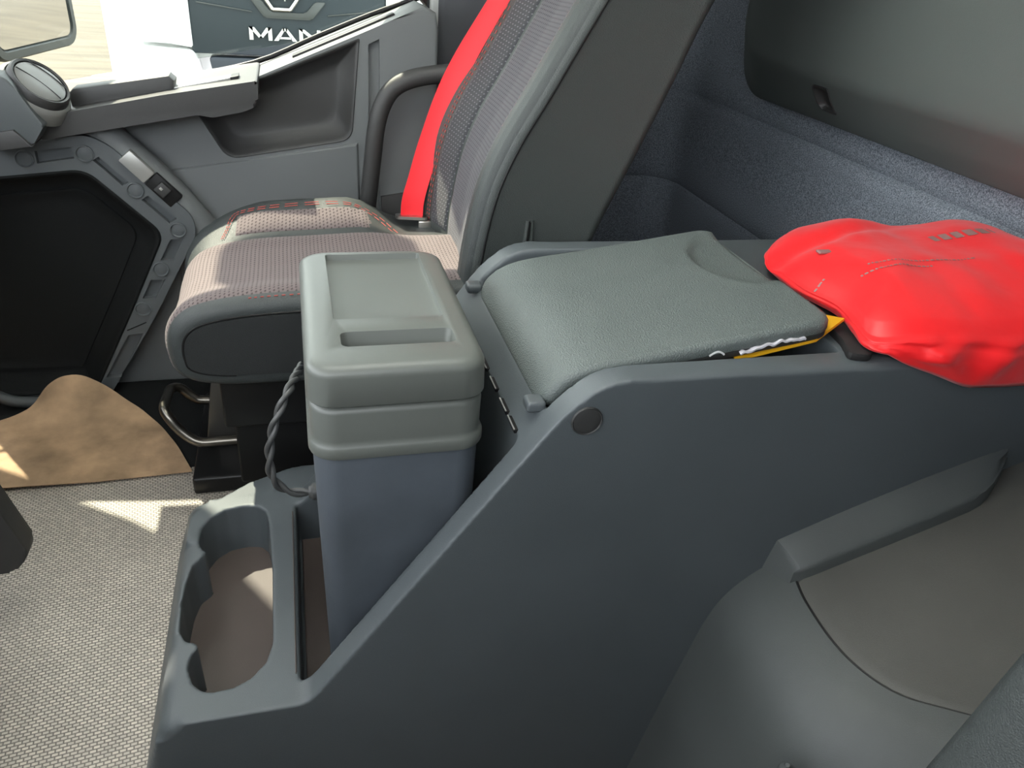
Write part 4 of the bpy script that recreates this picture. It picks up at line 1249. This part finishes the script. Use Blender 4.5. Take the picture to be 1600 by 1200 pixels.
def mirror():
    d = empty('door_mirror', (-0.60, 2.29, 1.30)); tag(d, 'grey framed exterior door mirror outside the passenger window', 'mirror')
    # glass faces the rear; local y runs along the mirror's width
    a, b = Vector((-0.640, 2.10, 0)), Vector((-0.545, 2.49, 0))
    ey = (b - a).normalized(); ex = Vector((ey.y, -ey.x, 0))
    W = (b - a).length
    def head(z0, z1, par, tname):
        def ring(i, dpt, rr): return [a + ey * p[0] + ex * dpt + Vector((0, 0, p[1])) for p in rrect(i, W - i, z0 + i, z1 - i, rr, 8)]
        bm = bmesh.new()
        loft(bm, [ring(0.05, -0.10, 0.05), ring(0.012, -0.07, 0.05), ring(0.0, -0.03, 0.05), ring(0.0, -0.006, 0.05), ring(0.004, 0.0, 0.048), ring(0.020, 0.0, 0.036), ring(0.024, -0.008, 0.034)], True, True)
        o = from_bm(tname, bm, P_MIRR, par, 40)
        bm = bmesh.new()
        loft(bm, [ring(0.026, -0.007, 0.03), ring(0.026, -0.004, 0.03)])
        from_bm('mirror_glass', bm, MIRRORG, o, 40)
    head(0.955, 1.50, d, 'mirror_housing')
    tube('mirror_arm', [(-0.62, 2.30, 1.48), (-0.66, 2.30, 1.56), (-0.72, 2.28, 1.62), (-0.85, 2.22, 1.66), (-0.97, 2.14, 1.66)], 0.02, P_MIRR, d, 10, False, 5)
    # unseen kerb mirror, added to cast the rounded shadow on the cushion
    k = empty('added_kerb_mirror', (-0.52, 2.2, 1.95)); tag(k, 'unseen grey kerb mirror, added to shade the seat cushion', 'mirror')
    bm = bmesh.new()
    loft(bm, [[Vector((p[0], p[1], z)) for p in rrect(-0.71 + i, -0.33 - i, 2.20 + i, 2.43 - i, 0.06, 8)] for (z, i) in ((1.90, 0.012), (1.90, 0.0), (1.95, 0.0), (1.985, 0.02), (2.0, 0.06))])
    from_bm('mirror_housing', bm, P_MIRR, k, 40)
    bm = bmesh.new()
    loft(bm, [[Vector((p[0], p[1], z)) for p in rrect(-0.69, -0.35, 2.22, 2.41, 0.05, 8)] for z in (1.897, 1.902)])
    from_bm('mirror_glass', bm, MIRRORG, k, 40)
    tube('mirror_arm', [(-0.52, 2.25, 1.97), (-0.52, 2.20, 1.99), (-0.52, 2.12, 1.99)], 0.02, P_MIRR, k, 10, False, 4)
mirror()

def truck():
    d = empty('parked_truck', (0.03, 6.5, -1.1)); tag(d, 'white truck with dark grille lettered MAN parked outside the window', 'truck')
    YF = 6.0
    # cab body
    rbox('cab_body', -1.20, 1.26, 6.14, 8.3, -0.35, 2.3, 0.12, WHITE, d)
    rbox('cargo_box', -1.22, 1.28, 8.5, 15.5, -0.1, 2.9, 0.02, WHITE, d)
    # white corner fairings beside the grille, split by a gap
    cx = 0.03
    for s in (-1, 1):
        up = [(0.622, 0.95), (0.622, 0.476), (0.760, 0.500), (0.985, 0.50), (0.965, 0.95)] if s < 0 else [(0.622, 0.95), (0.622, 0.476), (0.760, 0.500), (0.985, 0.50), (0.965, 0.95)]
        o = prism('corner_fairing', rpoly([(cx + s * (p[0] + 0.03 - (0.0 if True else 0)), p[1]) for p in up], 0.02, 3), 'y', 5.98, 6.25, WHITE, d, 0.015, 3)
        lo = [(0.56, 0.15), (0.60, 0.40), (0.62, 0.460), (0.985, 0.480), (1.00, 0.15)]
        prism('bumper_corner', rpoly([(cx + s * (p[0] + 0.03), p[1]) for p in lo], [0.02, 0.08, 0.03, 0.03, 0.05], 3), 'y', 5.96, 6.25, WHITE, d, 0.02, 3)
        prism('lower_bumper', rpoly([(cx + s * 0.30, -0.35), (cx + s * 1.10, -0.30), (cx + s * 1.10, 0.14), (cx + s * 0.30, 0.14)], 0.04, 3), 'y', 5.97, 6.3, WHITE, d, 0.02, 3)
        bm = bmesh.new()
        R = []
        for (r, x) in ((0.30, -0.14), (0.48, -0.15), (0.52, -0.10), (0.52, 0.10), (0.48, 0.15), (0.30, 0.14)):
            R.append([Vector((cx + s * 1.0 + x, 7.3 + r * math.cos(2 * PI * k / 28), -0.58 + r * math.sin(2 * PI * k / 28))) for k in range(28)])
        loft(bm, R); from_bm('wheel', bm, RUBBER, d, 40)
    # dark grille and lower intake
    prism('grille_panel', rpoly([(cx - 0.66, 0.44), (cx + 0.66, 0.44), (cx + 0.64, 1.05), (cx - 0.64, 1.05)], 0.02, 3), 'y', 6.01, 6.2, GRILLE, d, 0.01)
    prism('grille_step', rpoly([(cx - 0.52, 0.15), (cx + 0.52, 0.15), (cx + 0.56, 0.42), (cx - 0.56, 0.42)], 0.03, 3), 'y', 6.02, 6.2, GRILLE, d, 0.012)
    prism('grille_slat', [(cx - 0.60, 0.755), (cx - 0.25, 0.715), (cx - 0.25, 0.722), (cx - 0.60, 0.764)], 'y', 5.998, 6.02, P_MIRR, d, 0.002)
    prism('grille_slat', [(cx + 0.25, 0.715), (cx + 0.56, 0.755), (cx + 0.56, 0.764), (cx + 0.25, 0.722)], 'y', 5.998, 6.02, P_MIRR, d, 0.002)
    prism('emblem_surround', rpoly([(cx - 0.26, 0.80), (cx - 0.17, 0.685), (cx + 0.14, 0.685), (cx + 0.24, 0.80), (cx + 0.17, 0.80), (cx + 0.10, 0.725), (cx - 0.13, 0.725), (cx - 0.19, 0.80)], 0.015, 3), 'y', 5.992, 6.02, P_MIRR, d, 0.004)
    prism('windscreen', rpoly([(cx - 1.0, 1.30), (cx + 1.0, 1.30), (cx + 0.95, 2.10), (cx - 0.95, 2.10)], 0.06, 4), 'y', 6.10, 6.16, GRILLE, d, 0.01)
    # chrome emblem: an open hexagon arch with a small figure inside
    em = [(-0.155, 0.86), (-0.125, 0.80), (-0.085, 0.742), (0.030, 0.742), (0.075, 0.80), (0.105, 0.86)]
    bm = bmesh.new()
    for p, q in zip(em, em[1:]): add_tube(bm, [(p[0], 5.985, p[1]), (q[0], 5.985, q[1])], 0.014, 8)
    add_tube(bm, [(-0.155, 5.985, 0.86), (-0.03, 5.985, 0.91), (0.105, 5.985, 0.86)], 0.014, 8)
    from_bm('emblem_frame', bm, CHROME, d, 50)
    bm = bmesh.new()
    add_tube(bm, catmull([(-0.09, 5.985, 0.845), (-0.05, 5.985, 0.865), (0.0, 5.985, 0.845), (0.05, 5.985, 0.855)], 5), 0.012, 8)
    for (x, z) in ((-0.075, 0.80), (-0.04, 0.815), (0.01, 0.795), (0.05, 0.81)):
        add_tube(bm, [(x, 5.985, 0.845), (x - 0.012, 5.985, z)], 0.008, 6)
    from_bm('emblem_lion', bm, CHROME, d, 50)
    # chrome letters M A N
    z0, z1, st = 0.545, 0.625, 0.026
    def letter(polys, x0, w):
        bm = bmesh.new()
        for poly in polys:
            add_prism(bm, [(x0 + p[0] * w, z0 + p[1] * (z1 - z0)) for p in poly], 'y', 5.985, 6.015, 0.0)
        return from_bm('letter', bm, CHROME, d, 30)
    letter([[(0, 0), (0.17, 0), (0.17, 1), (0, 1)], [(0.83, 0), (1, 0), (1, 1), (0.83, 1)], [(0.0, 1), (0.24, 1), (0.58, 0.18), (0.42, 0.18)], [(0.76, 1), (1.0, 1), (0.58, 0.18), (0.42, 0.18)]], -0.250, 0.150)
    letter([[(0, 0), (0.19, 0), (0.47, 0.80), (0.47, 1), (0.40, 1)], [(0.81, 0), (1, 0), (0.60, 1), (0.53, 1), (0.53, 0.80)], [(0.40, 1), (0.60, 1), (0.58, 0.78), (0.42, 0.78)], [(0.22, 0.16), (0.78, 0.16), (0.74, 0.32), (0.26, 0.32)]], -0.090, 0.155)
    letter([[(0, 0), (0.17, 0), (0.17, 1), (0, 1)], [(0.83, 0), (1, 0), (1, 1), (0.83, 1)], [(0.0, 1), (0.25, 1), (1.0, 0), (0.75, 0)]], 0.080, 0.145)
truck()

# small lever tip beside the driver seat
lv = tube('seat_lever', [(0.56, 0.47, 0.30), (0.553, 0.468, 0.38), (0.548, 0.466, 0.42), (0.545, 0.465, 0.435)], [0.012] * 12 + [0.011, 0.010, 0.009, 0.008, 0.006, 0.004, 0.003], P_TUN, None, 10)
tag(lv, 'small grey lever tip in front of the tunnel cover riser', 'lever')
